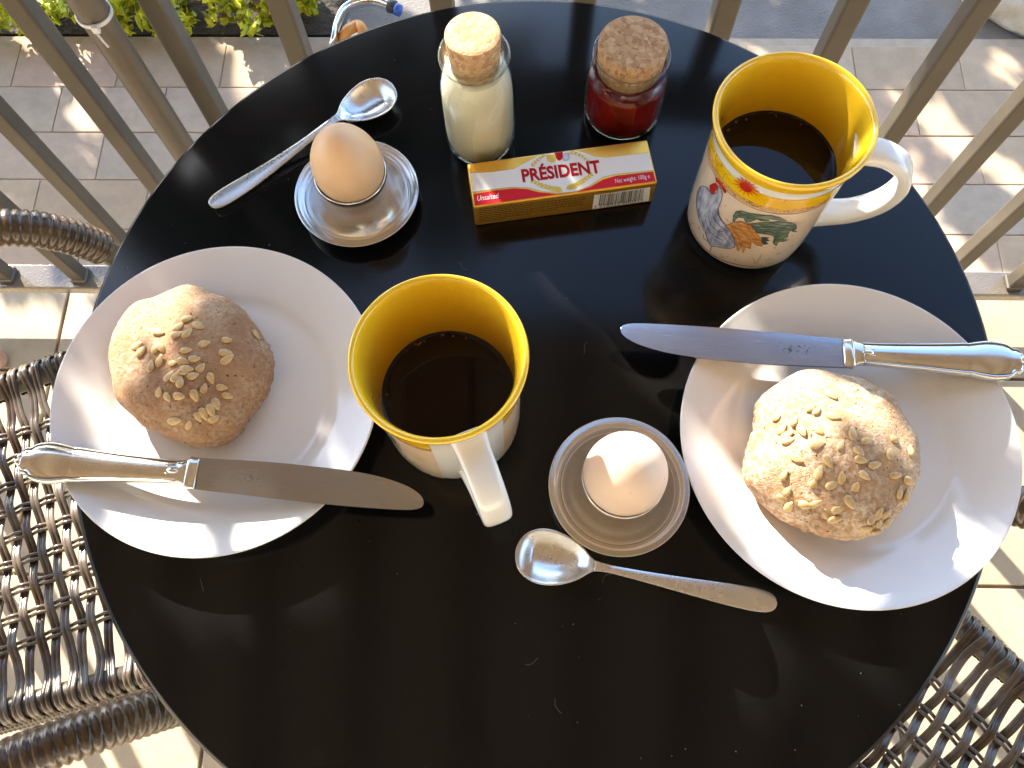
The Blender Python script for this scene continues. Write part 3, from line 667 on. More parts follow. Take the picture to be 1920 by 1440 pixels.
        for i in range(15):
            a = i * 2 * math.pi / 15 + .1; ca, sa = math.cos(a), math.sin(a); s_ = random.uniform(.8, 1.1)
            tip = (cx_ + 128 * s_ * ca, cy_ + 92 * s_ * sa + 42 * ca * s_)
            l_ = (cx_ + 60 * math.cos(a - .2), cy_ + 46 * math.sin(a - .2) + 20 * ca); r_ = (cx_ + 60 * math.cos(a + .2), cy_ + 46 * math.sin(a + .2) + 20 * ca)
            wrap_poly('petal_print', [loc(q) for q in (l_, tip, r_)], .0006, M['ink_petal'], fo, flip=fl_)
    cz = .050 if key == 'L' else .065
    cf = lathe('coffee', [(0.0, cz - .002), (.0384, cz - .002), (.0388, cz + .0010), (.0380, cz + .0004), (.0370, cz + .0001), (.035, cz), (0, cz)], M['coffee'], t, 72)
    rb_ = random.Random(len(key) + ord(key)); 
    for i in range(9):                  # a few bubbles clinging to the rim of the coffee
        a = rb_.gauss(1.9, .5) - ha; rr = rb_.uniform(.0350, .0374); q = rb_.uniform(.0004, .0010)
        bm = bmesh.new(); bmesh.ops.create_uvsphere(bm, u_segments=10, v_segments=6, radius=q)
        bm_obj('bubble', bm, M['bubble'], cf, True, (rr * math.cos(a), rr * math.sin(a), cz))
    return t
make_mug('R', 'yellow-lined rooster mug of coffee standing beside the jam jar')
make_mug('L', 'yellow-lined mug of coffee beside the plate, handle pointing at the spoon bowl')

# ------------------------------------------------------------------ eggs in steel cups
cup_prof = smooth_prof([(0.0, 0.0065), (0.018, 0.0068), (0.0213, 0.014), (0.0225, 0.027), (0.0226, 0.0335), (0.0236, 0.0350), (0.0246, 0.0335), (0.0250, 0.026), (0.0272, 0.0150), (0.0318, 0.0075), (0.0345, 0.0056), (0.0352, 0.0060), (0.0358, 0.0082), (0.0368, 0.0090), (0.0400, 0.0094), (0.0418, 0.0112), (0.0428, 0.0114), (0.0426, 0.0098), (0.0405, 0.0078), (0.036, 0.0050), (0.033, 0.0022), (0.030, 0.0002), (0.022, 0.0002), (0.018, 0.0035), (0.0, 0.0035)], 2)
def egg(name, c, zc, rmax, hh, mat, label, tilt):
    bm = bmesh.new(); bmesh.ops.create_uvsphere(bm, u_segments=48, v_segments=32, radius=1)
    for v_ in bm.verts:
        z = v_.co.z; f = rmax * (1 - .10 * z - .03 * z * z); v_.co = Vector((v_.co.x * f, v_.co.y * f, z * hh + .0))
    o = bm_obj(name, bm, mat, None, True, c + Vector((0, 0, zc))); o.rotation_euler = tilt; return tag(o, label, 'egg')
cupL, cupR = Vector((-0.1167, 0.1239, TZ)), Vector((0.0482, -0.0872, TZ))
a = lathe('egg_cup', cup_prof, M['steel_cup'], None, 96, cupL); tag(a, 'brushed steel egg cup with saucer rim beside the upturned spoon handle', 'egg cup')
a = lathe('egg_cup', cup_prof, M['steel_cup'], None, 96, cupR); tag(a, 'brushed steel egg cup with saucer rim touching the spoon and plate', 'egg cup')
a['label'] = 'brushed steel egg cup between the sunlit roll plate and the spoon bowl'
egg('egg', cupL, .0450, .0232, .0300, M['egg_tan'], 'plain tan egg standing in the egg cup near the milk bottle', (R(-3), R(-4), 0))
egg('egg', cupR, .0455, .0236, .0295, M['egg_pale'], 'pale speckled egg with sunlit top in its steel cup', (R(2), R(1), 1.2))

# ------------------------------------------------------------------ spoons
def spoon(label, end, tip, zc, flipz=0.0):
    d = Vector((tip.x - end.x, tip.y - end.y, 0)); L = d.length; ang = math.atan2(d.y, d.x)
    prof = [(0.0, .0008, .0046), (.0005, .0028, .0046), (.002, .0046, .0045), (.005, .0060, .0044), (.010, .0067, .0043), (.016, .0069, .0042), (.03, .0064, .0040), (.05, .0050, .0046), (.075, .0034, .0070), (.095, .0025, .0100), (.104, .0027, .0108), (.110, .0042, .0106),
            (.117, .0095, .0098), (.125, .0136, .0092), (.134, .0158, .0090), (.142, .0152, .0090), (.149, .0118, .0092), (.153, .0068, .0094), (.1545, .0012, .0095)]
    sc = L / .1545
    pts = catmull([Vector((a, b, c)) for a, b, c in prof], 5); K = 16; vs, fs = [], []
    for p_ in pts:
        s = p_.x
        dep = 0.0
        if s > .106: e = min(1, max(0, (s - .106) / .012)) * min(1, max(0, (.1545 - s) / .012)); dep = .0078 * (e * e * (3 - 2 * e)) * min(1.0, abs(p_.y) / .0158 + .1)
        for q in range(K + 1):
            t = q / K * 2 - 1
            z = p_.z - dep * (1 - t * t) + (0.0006 * (1 - t * t) if s < .1 else 0)
            vs.append(Vector((s * sc, t * p_.y * sc, z)))
    n = len(pts)
    for i in range(n - 1):
        for q in range(K): fs.append((i * (K + 1) + q, (i + 1) * (K + 1) + q, (i + 1) * (K + 1) + q + 1, i * (K + 1) + q + 1))
    t = thing('spoon', label, 'spoon', (end.x, end.y, TZ), ang)
    nh = [f for f in fs if max(f) < 60 * (K + 1)]
    def piece(name, f0):
        used = sorted({i for f in f0 for i in f}); mp = {u: i for i, u in enumerate(used)}
        o = mesh_obj(name, [vs[i] for i in used], [tuple(mp[i] for i in f) for f in f0], M['steel_spoon'], t)
        md = o.modifiers.new('thick', 'SOLIDIFY'); md.thickness = .0014; md.offset = -1; sb = o.modifiers.new('soft', 'SUBSURF'); sb.levels = sb.render_levels = 1
        return o
    cut = next(i for i, p_ in enumerate(pts) if p_.x > .107)
    piece('handle', [f for f in fs if f[0] // (K + 1) < cut]); piece('bowl', [f for f in fs if f[0] // (K + 1) >= cut])
    return t
e0, t0 = P(394, 386, TZ + .004), P(736, 158, TZ + .009)
spoon('satin steel spoon lying behind the tan egg', e0, t0, 0)
e0, t0 = P(1456, 1132, TZ + .004), P(967, 1032, TZ + .009)
spoon('satin steel spoon lying between the speckled egg and the table edge', e0, t0, 0)

# ------------------------------------------------------------------ knives
def knife(label, tip, butt, z):
    d = Vector((tip.x - butt.x, tip.y - butt.y, 0)); L = d.length; ang = math.atan2(d.y, d.x); sc = L / .246
    t = thing('table_knife', label, 'knife', (butt.x, butt.y, TZ + z), ang)
    # blade: straight edge at -y, curved back at +y; x from the bolster at .108 to the tip at .246
    up_ = [(.108, .0094), (.13, .0097), (.155, .0098), (.18, .0090), (.20, .0080), (.218, .0058), (.232, .0024), (.240, -.0010), (.2446, -.0045), (.2460, -.0076)]
    lo_ = [(.108, -.0096), (.13, -.0104), (.155, -.0116), (.18, -.0126), (.20, -.0130), (.218, -.0131), (.232, -.0129), (.240, -.0123), (.2446, -.0108), (.2460, -.0088)]
    U_ = catmull([(a, b, 0) for a, b in up_], 4); L_ = catmull([(a, b, 0) for a, b in lo_], 4); K = 8
    vs, fs = [], []; n = len(U_)
    for s_ in (1, -1):
        for a, b in zip(U_, L_):
            for q in range(K + 1):
                f = q / K; p_ = a.lerp(b, f); th_ = .0004 + .0007 * (1 - f) ** .6 * (1 - .5 * (p_.x - .108) / .138)
                vs.append((p_.x * sc, p_.y * sc, .003 + s_ * th_))
    m_ = n * (K + 1)
    for i in range(n - 1):
        for q in range(K):
            a = i * (K + 1) + q; b = a + K + 1
            fs.append((a, a + 1, b + 1, b)); fs.append((m_ + a, m_ + b, m_ + b + 1, m_ + a + 1))
        a = i * (K + 1); b = a + K + 1
        fs.append((a, b, m_ + b, m_ + a)); fs.append((a + K, m_ + a + K, m_ + b + K, b + K))
    e = (n - 1) * (K + 1)
    for q in range(K): fs.append((e + q, e + q + 1, m_ + e + q + 1, m_ + e + q))
    bl = mesh_obj('blade', vs, fs, M['blade'], t, True)
    bm = bmesh.new(); bm.from_mesh(bl.data); bmesh.ops.recalc_face_normals(bm, faces=bm.faces); bm.to_mesh(bl.data); bm.free()
    bl.data.polygons.foreach_set('use_smooth', [True] * len(bl.data.polygons))
    es = bl.modifiers.new('es', 'EDGE_SPLIT'); es.split_angle = R(40)
    # stamped maker's mark
    vs, fs = [], []
    random.seed(3)
    for i in range(30):
        cx_, cy_ = .142 + random.gauss(0, .0030) * (1 if i < 22 else 1), -.001 + random.gauss(0, .0016)
        if i > 24: cx_ = .132 + random.gauss(0, .0012)
        w, h_, a = random.uniform(.0005, .0012), .00012, random.choice([0, 1.57, .6, -.6]); ca, sa = math.cos(a), math.sin(a); b = len(vs)
        for (u, v_) in ((-w, -h_), (w, -h_), (w, h_), (-w, h_)): vs.append(((cx_ + u * ca - v_ * sa) * sc, (cy_ + u * sa + v_ * ca) * sc, .0041 + .00002))
        fs.append((b, b + 1, b + 2, b + 3))
    mk = mesh_obj('stamped_mark', vs, fs, M['mark'], bl, False); kind(mk, 'stuff')
    # handle: scalloped outline with raised border
    hw = [(0.0, .0030), (.002, .0060), (.005, .0082), (.008, .0088), (.011, .0112), (.016, .0125), (.022, .0128), (.029, .0117), (.034, .0106), (.036, .0108), (.045, .0100), (.06, .0088), (.075, .0080), (.088, .0073), (.098, .0072)]
    pts = catmull([(a, b, 0) for a, b in hw], 5); vs, fs = [], []
    ts_ = [-1, -.97, -.90, -.83, -.79, -.75, -.6, -.35, 0, .35, .6, .75, .79, .83, .90, .97, 1]
    zt = [.0, .0012, .0019, .0013, .0002, .0004, .0010, .0015, .0017, .0015, .0010, .0004, .0002, .0013, .0019, .0012, .0]
    n = len(pts); K = len(ts_)
    for s_ in (1, -1):
        for p_ in pts:
            th_ = .0028 + .0008 * math.exp(-((p_.x - .02) / .02) ** 2)
            end = min(1, p_.x / .004)
            for q in range(K):
                vs.append((p_.x * sc, ts_[q] * p_.y * sc, .0032 + s_ * (th_ * (1 - abs(ts_[q]) ** 6 * .75) * (.4 + .6 * end) + zt[q] * end * .75) * (1 if abs(ts_[q]) < 1 else .15)))
    m_ = n * K
    for i in range(n - 1):
        for q in range(K - 1):
            a = i * K + q; b = a + K; fs.append((a, b, b + 1, a + 1)); fs.append((m_ + a, m_ + a + 1, m_ + b + 1, m_ + b))
        for q in (0, K - 1): a = i * K + q; fs.append((a, a + K, m_ + a + K, m_ + a))
    for i in (0, n - 1):
        for q in range(K - 1): a = i * K + q; fs.append((a, a + 1, m_ + a + 1, m_ + a))
    hd = mesh_obj('handle', vs, fs, [M['silver'], M['silver_dark']], t)
    bm = bmesh.new(); bm.from_mesh(hd.data); bmesh.ops.recalc_face_normals(bm, faces=bm.faces); bm.to_mesh(hd.data); bm.free(); hd.data.polygons.foreach_set('use_smooth', [True] * len(hd.data.polygons))
    for p_ in hd.data.polygons:             # darker silver in the groove inside the border
        ys = [hd.data.vertices[i].co for i in p_.vertices]; x = sum(v_.x for v_ in ys) / len(ys) / sc; y = abs(sum(v_.y for v_ in ys) / len(ys)) / sc
        w = min(pts, key=lambda q: abs(q.x - x)).y
        if .75 < y / max(w, 1e-4) < .83: p_.material_index = 1
    def knob(name, x, y, r, sx, sy): 
        bm = bmesh.new(); bmesh.ops.create_uvsphere(bm, u_segments=14, v_segments=10, radius=r)
        for v_ in bm.verts: v_.co.x *= sx; v_.co.y *= sy
        return bm_obj(name, bm, M['silver'], hd, True, (x * sc, y * sc, .0058))
    knob('butt_ornament', .0030, .0020, .0022, 1.2, 1); knob('butt_ornament', .0020, -.0012, .0021, 1.2, 1); knob('butt_ornament', .0038, -.0036, .0017, 1.3, .9)
    knob('neck_ornament', .0955, 0, .0026, 1.5, .8); knob('neck_ornament', .0925, .0022, .0015, 1.8, .8); knob('neck_ornament', .0925, -.0022, .0015, 1.8, .8)
    # bolster collar
    rows = catmull([Vector((.097, .0072, .0034)), Vector((.101, .0076, .0040)), Vector((.1035, .0092, .0036)), Vector((.1045, .0100, .0040)), Vector((.1055, .0098, .0034)), Vector((.1095, .0096, .0022))], 4)
    vs, fs = [], []; K = 20
    for p_ in rows:
        for q in range(K):
            w = 2 * math.pi * q / K; cs_, sn = math.cos(w), math.sin(w); vs.append((p_.x * sc, p_.y * sc * math.copysign(abs(cs_) ** .6, cs_), .0032 + p_.z * math.copysign(abs(sn) ** .8, sn)))
    for i in range(len(rows) - 1):
        for q in range(K): fs.append((i * K + q, i * K + (q + 1) % K, (i + 1) * K + (q + 1) % K, (i + 1) * K + q))
    fs.append(tuple(range(K))[::-1]); fs.append(tuple((len(rows) - 1) * K + q for q in range(K)))
    mesh_obj('bolster', vs, fs, M['silver'], t)
    return t
knife('silver-handled table knife with its handle over the wicker seat', P(797, 918, TZ + .024), P(30, 862, TZ + .026), .0205)
knife('silver-handled table knife laid across the plate of the floury roll', P(1163, 640, TZ + .024), P(1925, 678, TZ + .026), .0205)

# ------------------------------------------------------------------ bread rolls
def roll(name, label, outline, c, hgt, mat, seed, seeds, zo, dents):
    rnd = random.Random(seed)
    ou = [P(x, y, TZ + zo) for x, y in outline]
    cx_ = sum(p_.x for p_ in ou) / len(ou); cy_ = sum(p_.y for p_ in ou) / len(ou); z0 = TZ + .0058
    pol = sorted((math.atan2(p_.y - cy_, p_.x - cx_), math.hypot(p_.x - cx_, p_.y - cy_)) for p_ in ou)
    def rad(a):
        a = (a + math.pi) % (2 * math.pi) - math.pi
        ext_ = [(pol[-1][0] - 2 * math.pi, pol[-1][1])] + pol + [(pol[0][0] + 2 * math.pi, pol[0][1])]
        for (a0, r0), (a1, r1) in zip(ext_, ext_[1:]):
            if a0 <= a <= a1: return r0 + (r1 - r0) * (a - a0) / max(a1 - a0, 1e-6)
        return pol[0][1]
    from mathutils import noise
    NA, NR = 120, 44; vs, fs = [(0, 0, hgt)], []
    for i in range(1, NR + 1):
        f = i / NR
        for j in range(NA):
            a = 2 * math.pi * j / NA
            rr = sum(rad(a + d_) * w for d_, w in ((-.06, .25), (0, .5), (.06, .25)))
            ph = f * 2.05                       # 0 top .. past the widest point, tucked under at the bottom
            rho = math.sin(min(ph, math.pi / 2)) ** .92 if ph <= math.pi / 2 else math.cos((ph - math.pi / 2) * 1.1)
            z = hgt * (.34 + .66 * math.cos(min(ph, math.pi / 2)) ** .85) if ph <= math.pi / 2 else hgt * .34 * (1 - (ph - math.pi / 2) / (2.05 - math.pi / 2))
            x, y = rr * rho * math.cos(a), rr * rho * math.sin(a)
            q = Vector((x, y, z)); nz = noise.noise(q * 28 + Vector((seed, 0, 0))) * .0038 + noise.noise(q * 75) * .0015 + noise.noise(q * 300) * .0004
            for (da, wd, dp) in dents:
                dd = abs((a - da + math.pi) % (2 * math.pi) - math.pi)
                if dd < wd and ph > 1.0: nz += noise.noise(q * 420) * .0016 + noise.noise(q * 200) * .0012
            dirn = Vector((math.cos(a) * rho, math.sin(a) * rho, max(z / hgt, 0) * .8)).normalized(); q += dirn * nz * (1 if z > .002 else 0)
            q.z = max(q.z, 0); vs.append(tuple(q))
    for j in range(NA): fs.append((0, 1 + j, 1 + (j + 1) % NA))
    for i in range(NR - 1):
        for j in range(NA): fs.append((1 + i * NA + j, 1 + (i + 1) * NA + j, 1 + (i + 1) * NA + (j + 1) % NA, 1 + i * NA + (j + 1) % NA))
    fs.append(tuple(1 + (NR - 1) * NA + j for j in range(NA))[::-1])
    t = thing('bread_roll', label, 'bread roll', (cx_, cy_, z0))
    bm = bmesh.new(); vv = [bm.verts.new(v_) for v_ in vs]
    for f_ in fs: bm.faces.new([vv[i] for i in f_])
    bmesh.ops.recalc_face_normals(bm, faces=bm.faces)
    bvh = BVHTree.FromBMesh(bm); bm_obj('crust', bm, mat, t)
    # kernels
    sme = bpy.data.meshes.new('sunflower_seed'); b2 = bmesh.new(); bmesh.ops.create_uvsphere(b2, u_segments=10, v_segments=7, radius=1)
    for v_ in b2.verts:
        x = v_.co.x; tp = 1 - .38 * x - .12 * x * x; v_.co = Vector((x * .0042, v_.co.y * .0023 * tp, v_.co.z * .0012 * tp))
    b2.to_mesh(sme); b2.free(); sme.materials.append(M['seed']); sme.polygons.foreach_set('use_smooth', [True] * len(sme.polygons))
    org = Vector((cx_, cy_, z0))
    for (x, y, ang) in seeds:
        d = ray(x, y).normalized(); hit, nrm, _, _ = bvh.ray_cast(CAM - org, d)
        if hit is None: continue
        if nrm.dot(d) > 0: nrm = -nrm
        a = R(ang) + rnd.uniform(-.15, .15); dirw = (RT * math.cos(a) + UP * math.sin(a)); xx = (dirw - nrm * dirw.dot(nrm)).normalized(); yy = nrm.cross(xx)
        tl = rnd.uniform(-.25, .25); xx = (xx + nrm * tl).normalized(); nn = xx.cross(yy)
        o = bpy.data.objects.new('sunflower_seed', sme); COL.objects.link(o); o.parent = t
        mm = Matrix((xx, yy, nn)).transposed().to_4x4(); s_ = rnd.uniform(.82, 1.12)
        o.matrix_basis = Matrix.Translation(hit + nrm * .0007) @ mm @ Matrix.Diagonal((s_ * rnd.uniform(.85, 1.1), s_, s_ * rnd.uniform(.8, 1.25), 1))
    return t
oL = [(x / 3, 480 + y / 3) for x, y in [(1090, 180), (1010, 215), (900, 260), (800, 310), (690, 430), (635, 560), (640, 680), (690, 850), (760, 920), (920, 1000), (1010, 1065), (1100, 1090), (1190, 1080), (1340, 1000), (1400, 900), (1540, 690), (1550, 600), (1500, 480), (1400, 330), (1250, 240)]]
sL = [(x / 3, 480 + y / 3, a) for x, y, a in [(1055, 355, 25), (1005, 400, 60), (1118, 395, -40), (893, 432, -10), (998, 442, 30), (1055, 437, 55), (1150, 495, 10), (1275, 475, -5), (1437, 447, -40), (1270, 545, 5), (1280, 582, 35), (775, 505, 20), (797, 535, 60), (880, 520, 70), (910, 520, -45), (1050, 532, 15), (900, 590, 60), (975, 605, 10), (1035, 592, -20), (1095, 580, -5), (850, 620, 85), (1055, 637, 0), (1130, 628, 40), (955, 675, 60), (990, 680, 65), (1035, 655, 0), (1087, 675, 30), (1187, 688, -70), (1012, 705, 85), (1147, 745, 80), (1250, 740, -10), (897, 765, 70), (945, 795, -60), (1010, 788, 0), (1095, 785, -70), (1280, 788, -10), (1215, 835, -65), (1187, 868, -75), (1150, 890, -70), (1118, 905, -60), (1205, 912, 15), (985, 925, 10), (1065, 950, 75)]]
roll('roll', 'brown seeded bread roll on the plate beside the wicker armrests', oL, None, .043, M['bread_a'], 3, sL, .020, [(-.5, .8, 1)])
K4 = 1646 / 400
oR = [(1360 + x / K4, 680 + y / K4) for x, y in [(570, 100), (450, 140), (340, 200), (215, 320), (212, 440), (195, 620), (152, 780), (165, 900), (250, 1010), (420, 1210), (520, 1260), (700, 1310), (900, 1340), (1080, 1350), (1190, 1310), (1290, 1200), (1380, 1090), (1450, 900), (1440, 700), (1350, 450), (1200, 260), (1060, 170), (850, 110), (700, 100)]]
sR = [(1360 + x / K4, 680 + y / K4, a) for x, y, a in [(818, 250, -60), (660, 350, 40), (703, 375, 55), (830, 415, -25), (400, 418, 40), (530, 450, 80), (440, 515, 50), (590, 520, -50), (725, 530, -45), (480, 560, 15), (485, 605, 20), (978, 545, 85), (710, 632, 20), (890, 635, 60), (1092, 605, 10), (1300, 597, -20), (550, 740, -30), (1028, 685, -50), (1045, 750, -10), (1265, 705, 80), (790, 760, -60), (455, 865, 50), (720, 845, 70), (895, 885, 80), (1072, 872, -35), (480, 990, 50), (820, 942, 30), (1005, 955, 75), (435, 1045, -50), (495, 1105, 60), (680, 928, 60), (615, 1095, -20), (697, 1085, 40), (958, 1075, -60), (1305, 868, 0), (1410, 912, -30), (1338, 998, 70), (1392, 1035, 75), (775, 1170, -70), (868, 1130, 10), (848, 1205, 20), (1425, 680, 80), (1180, 1165, 60), (1130, 1205, 40), (1185, 1235, 20), (1225, 1170, 80), (1250, 1230, 40), (1090, 1275, 30), (1165, 1300, 15), (1150, 790, 20)]]
roll('roll', 'floury sunlit bread roll scattered with kernels on the plate by the speckled egg', oR, None, .047, M['bread_b'], 11, sR, .020, [(-1.4, .7, 1), (2.9, .5, 1)])

# ------------------------------------------------------------------ milk bottle and jam jar
mc = Vector((-0.0305, 0.1680, TZ))
t = thing('milk_bottle', 'small glass bottle of creamy milk closed with a cork', 'bottle', mc)
bo = [(0, .0002), (.016, .0002), (.0195, .0014), (.0225, .005), (.0243, .011), (.0249, .02), (.0249, .05), (.0244, .062), (.0228, .072), (.0202, .0795), (.0190, .083), (.0190, .0845), (.0205, .0855), (.0222, .0872), (.0226, .0895), (.0220, .0918), (.0206, .0925), (.0188, .0918), (.0181, .0895)]
bi = [(.0172, .0845), (.0170, .0815), (.0186, .0780), (.0212, .071), (.0228, .0615), (.0234, .05), (.0234, .02), (.0226, .0115), (.0205, .006), (.016, .0035), (0, .003)]
lathe('glass', smooth_prof(bo + bi, 1), M['glass'], t, 80)
lathe('milk', smooth_prof([(0, .0027), (.0162, .0032), (.0207, .0057), (.0228, .0113), (.0236, .02), (.0236, .05), (.0230, .0615), (.0214, .071), (.0189, .0775), (.0183, .0785), (0, .0785)], 1), M['milk'], t, 80)
ck = lathe('cork', smooth_prof([(0, .0795), (.0148, .0795), (.0155, .0805), (.0170, .1050), (.0168, .1066), (.0160, .1072), (0, .1074)], 1), M['cork'], t, 64); 
jc = Vector((0.0722, 0.1905, TZ))
t = thing('jam_jar', 'squat glass jar of dark red jam with a wide cork', 'jar', jc)
jo = [(0, .0002), (.021, .0002), (.0252, .0014), (.0272, .0045), (.0278, .009), (.0279, .036), (.0272, .0425), (.0255, .0470), (.0246, .0490), (.0246, .0505), (.0256, .0520), (.0262, .0545), (.0262, .0590), (.0256, .0608), (.0246, .0612), (.0236, .0600)]
ji = [(.0228, .0490), (.0240, .0455), (.0258, .0415), (.0264, .036), (.0264, .009), (.0256, .005), (.0225, .003), (0, .0027)]
lathe('glass', smooth_prof(jo + ji, 1), M['glass'], t, 80)
lathe('jam', smooth_prof([(0, .0024), (.0227, .0027), (.0258, .0048), (.0266, .009), (.0266, .036), (.0262, .0385), (.0250, .0392), (0, .0385)], 1), M['jam'], t, 80)
lathe('cork', smooth_prof([(0, .0460), (.0208, .0460), (.0216, .0470), (.0229, .0670), (.0228, .0690), (.0220, .0698), (0, .0700)], 1), M['cork'], t, 64)

# ------------------------------------------------------------------ butter pack
BH = .0245
q = [P(x, y, TZ + BH) for x, y in ((875, 306), (1216, 262), (1231, 342), (888, 390))]
bxv = ((q[1] - q[0]) + (q[2] - q[3])).normalized(); bang = math.atan2(bxv.y, bxv.x)
bc = (q[0] + q[1] + q[2] + q[3]) / 4
byv = Vector((-bxv.y, bxv.x, 0))
BL = ((q[1] - q[0]).length + (q[2] - q[3]).length) / 2; BW = abs(((q[0] + q[1]) / 2 - (q[2] + q[3]) / 2).dot(byv))
bt_ = thing('butter_pack', 'gold foil butter pack with white and red printed label', 'butter', (bc.x, bc.y, TZ), bang)
def top(cx_, cy_):                        # read-off point of the photo -> label coordinates on the top face
    w = P(860 + cx_ / 4.8, 240 + cy_ / 4.8, TZ + BH) - bc; return (w.dot(bxv), w.dot(byv))
def front(cx_, cy_):                      # the same for the long front face
    d = ray(860 + cx_ / 4.8, 240 + cy_ / 4.8); n = byv; o = Vector((bc.x, bc.y, 0)) - byv * (BW / 2)
    tt = (o - CAM).dot(n) / d.dot(n); w = CAM + d * tt; return ((w - o).dot(bxv), w.z - TZ)
bm = box_bm(BL, BW, BH, .0016, 3, 0.0003)
bmesh.ops.subdivide_edges(bm, edges=bm.edges[:], cuts=3, use_grid_fill=True)
random.seed(5)
fo = bm_obj('foil_wrap', bm, M['gold'], bt_, True)
def flat(name, pts2, off, mat, parent, face='top'):
    lim = lambda x, m_: max(-m_, min(m_, x))
    if face == 'top': vs = [(lim(a, BL / 2 - .0012), lim(b, BW / 2 - .0012), BH + .0003 + off) for a, b in pts2]
    else: vs = [(a, -BW / 2 - off, b) for a, b in pts2]
    bm = bmesh.new(); f = bm.faces.new([bm.verts.new(v_) for v_ in vs]); f.normal_update()
    want = Vector((0, 0, 1)) if face == 'top' else Vector((0, -1, 0))
    if f.normal.dot(want) < 0: f.normal_flip()
    bmesh.ops.triangulate(bm, faces=bm.faces[:]); return bm_obj(name, bm, mat, parent, False)
T = lambda l_: [top(*p_) for p_ in l_]
# lower gold line, red field, white field (with the bulge), upper gold line
flat('gold_edge', T([(80, 405), (300, 392), (500, 365), (620, 295), (720, 235), (850, 205), (960, 200), (1080, 205), (1160, 225), (1230, 255), (1330, 262), (1720, 218), (1765, 392), (1420, 425), (1300, 452), (1180, 530), (1060, 580), (900, 596), (740, 578), (630, 548), (480, 540), (110, 590)]), .00006, M['lab_gold'], bt_)
flat('red_field', T([(112, 600), (300, 570), (500, 545), (620, 553), (720, 580), (880, 598), (1060, 584), (1190, 530), (1300, 465), (1420, 432), (1600, 412), (1765, 392), (1785, 490), (1200, 575), (600, 645), (150, 705), (122, 690)]), .00012, M['lab_red'], bt_)
flat('white_field', T([(80, 415), (300, 400), (500, 372), (625, 302), (725, 240), (850, 210), (960, 205), (1075, 210), (1155, 232), (1225, 262), (1330, 270), (1720, 226), (1755, 380), (1420, 416), (1300, 442), (1180, 520), (1055, 572), (900, 588), (745, 570), (635, 540), (480, 532), (105, 580)]), .00018, M['lab_white'], bt_)
# shields and wheat
flat('shield_print', T([(785, 250), (860, 240), (880, 270), (872, 305), (835, 318), (800, 300)]), .0003, M['lab_wheat'], bt_)
flat('shield_print', T([(932, 232), (1000, 222), (1000, 275), (985, 298), (950, 305), (932, 280)]), .0003, M['ink_grey'], bt_)
flat('shield_print', T([(862, 225), (935, 215), (938, 265), (925, 290), (900, 300), (878, 280)]), .00036, M['lab_text'], bt_)
def spray(pts_, n, sz, side):
    vs, fs = [], []
    for i in range(n):
        f = i / (n - 1); j = f * (len(pts_) - 1); a = min(int(j), len(pts_) - 2); b = j - a
        x = pts_[a][0] * (1 - b) + pts_[a + 1][0] * b; y = pts_[a][1] * (1 - b) + pts_[a + 1][1] * b
        tx, ty = pts_[a + 1][0] - pts_[a][0], pts_[a + 1][1] - pts_[a][1]; l_ = math.hypot(tx, ty); tx /= l_; ty /= l_
        for s_ in (-1, 1):
            dx, dy = tx * .92 - ty * .38 * s_, ty * .92 + tx * .38 * s_
            b0 = len(vs); z = sz * (1 - .3 * f)
            for (u, v_) in ((0, 0), (.5, .22), (1, 0), (.5, -.22)):
                c_ = top(x + (dx * u - dy * v_) * z, y + (dy * u + dx * v_) * z); vs.append((c_[0], c_[1], BH + .00056))
            fs.append((b0, b0 + 1, b0 + 2, b0 + 3))
    o = mesh_obj('wheat_print', vs, fs, M['lab_wheat'], bt_, False); return o
spray([(655, 350), (690, 310), (730, 275), (760, 255)], 6, 42, 1); spray([(1000, 222), (1060, 235), (1110, 260), (1150, 290)], 6, 42, 1)
spray([(935, 565), (850, 552), (760, 525), (680, 490)], 9, 62, 1); spray([(965, 550), (1040, 525), (1110, 485), (1180, 435)], 9, 62, 1)
def text_on(name, s, corner, width_pt, hgt_pt, mat, off, face='top', bold=0.0, shear=0.0, parent=None, map_=None):
    cu = bpy.data.curves.new(name, 'FONT'); cu.body = s; cu.size = 1; cu.offset = bold; cu.shear = shear; cu.resolution_u = 3
    tmp = bpy.data.objects.new('tmp', cu); COL.objects.link(tmp); dg = bpy.context.evaluated_depsgraph_get(); dg.update()
    me = bpy.data.meshes.new_from_object(tmp.evaluated_get(dg)); bpy.data.objects.remove(tmp)
    xs = [v_.co.x for v_ in me.vertices]; ys = [v_.co.y for v_ in me.vertices]
    x0, x1, y1 = min(xs), max(xs), max(ys)
    fn = top if face == 'top' else front
    a, b, h_ = fn(*corner), fn(*width_pt), fn(*hgt_pt)
    for v_ in me.vertices:
        u = (v_.co.x - x0) / (x1 - x0); w = v_.co.y / (y1 if y1 else 1)
        X = a[0] + (b[0] - a[0]) * u + (h_[0] - a[0]) * w; Y = a[1] + (b[1] - a[1]) * u + (h_[1] - a[1]) * w
        v_.co = Vector((X, Y, BH + .0003 + off)) if face == 'top' else Vector((X, -BW / 2 - off, Y))
    return link(name, me, mat, parent or bt_, False)
text_on('lettering', 'PRÉSIDENT', (580, 490), (1284, 404), (556, 352), M['lab_shade'], .00024, bold=.03)
text_on('lettering', 'PRÉSIDENT', (577, 486), (1281, 400), (553, 348), M['lab_text'], .00030, bold=.03)
text_on('lettering', 'Unsalted', (170, 660), (368, 633), (162, 615), M['lab_pale'], .0003, bold=.01, shear=.3)
text_on('lettering', 'Net weight: 100g e', (1412, 500), (1720, 455), (1405, 462), M['lab_pale'], .0003)
F_ = lambda l_: [front(*p_) for p_ in l_]
flat('barcode_panel', F_([(1222, 602), (1726, 532), (1710, 655), (1202, 728)]), .0001, M['lab_white'], bt_, 'front')
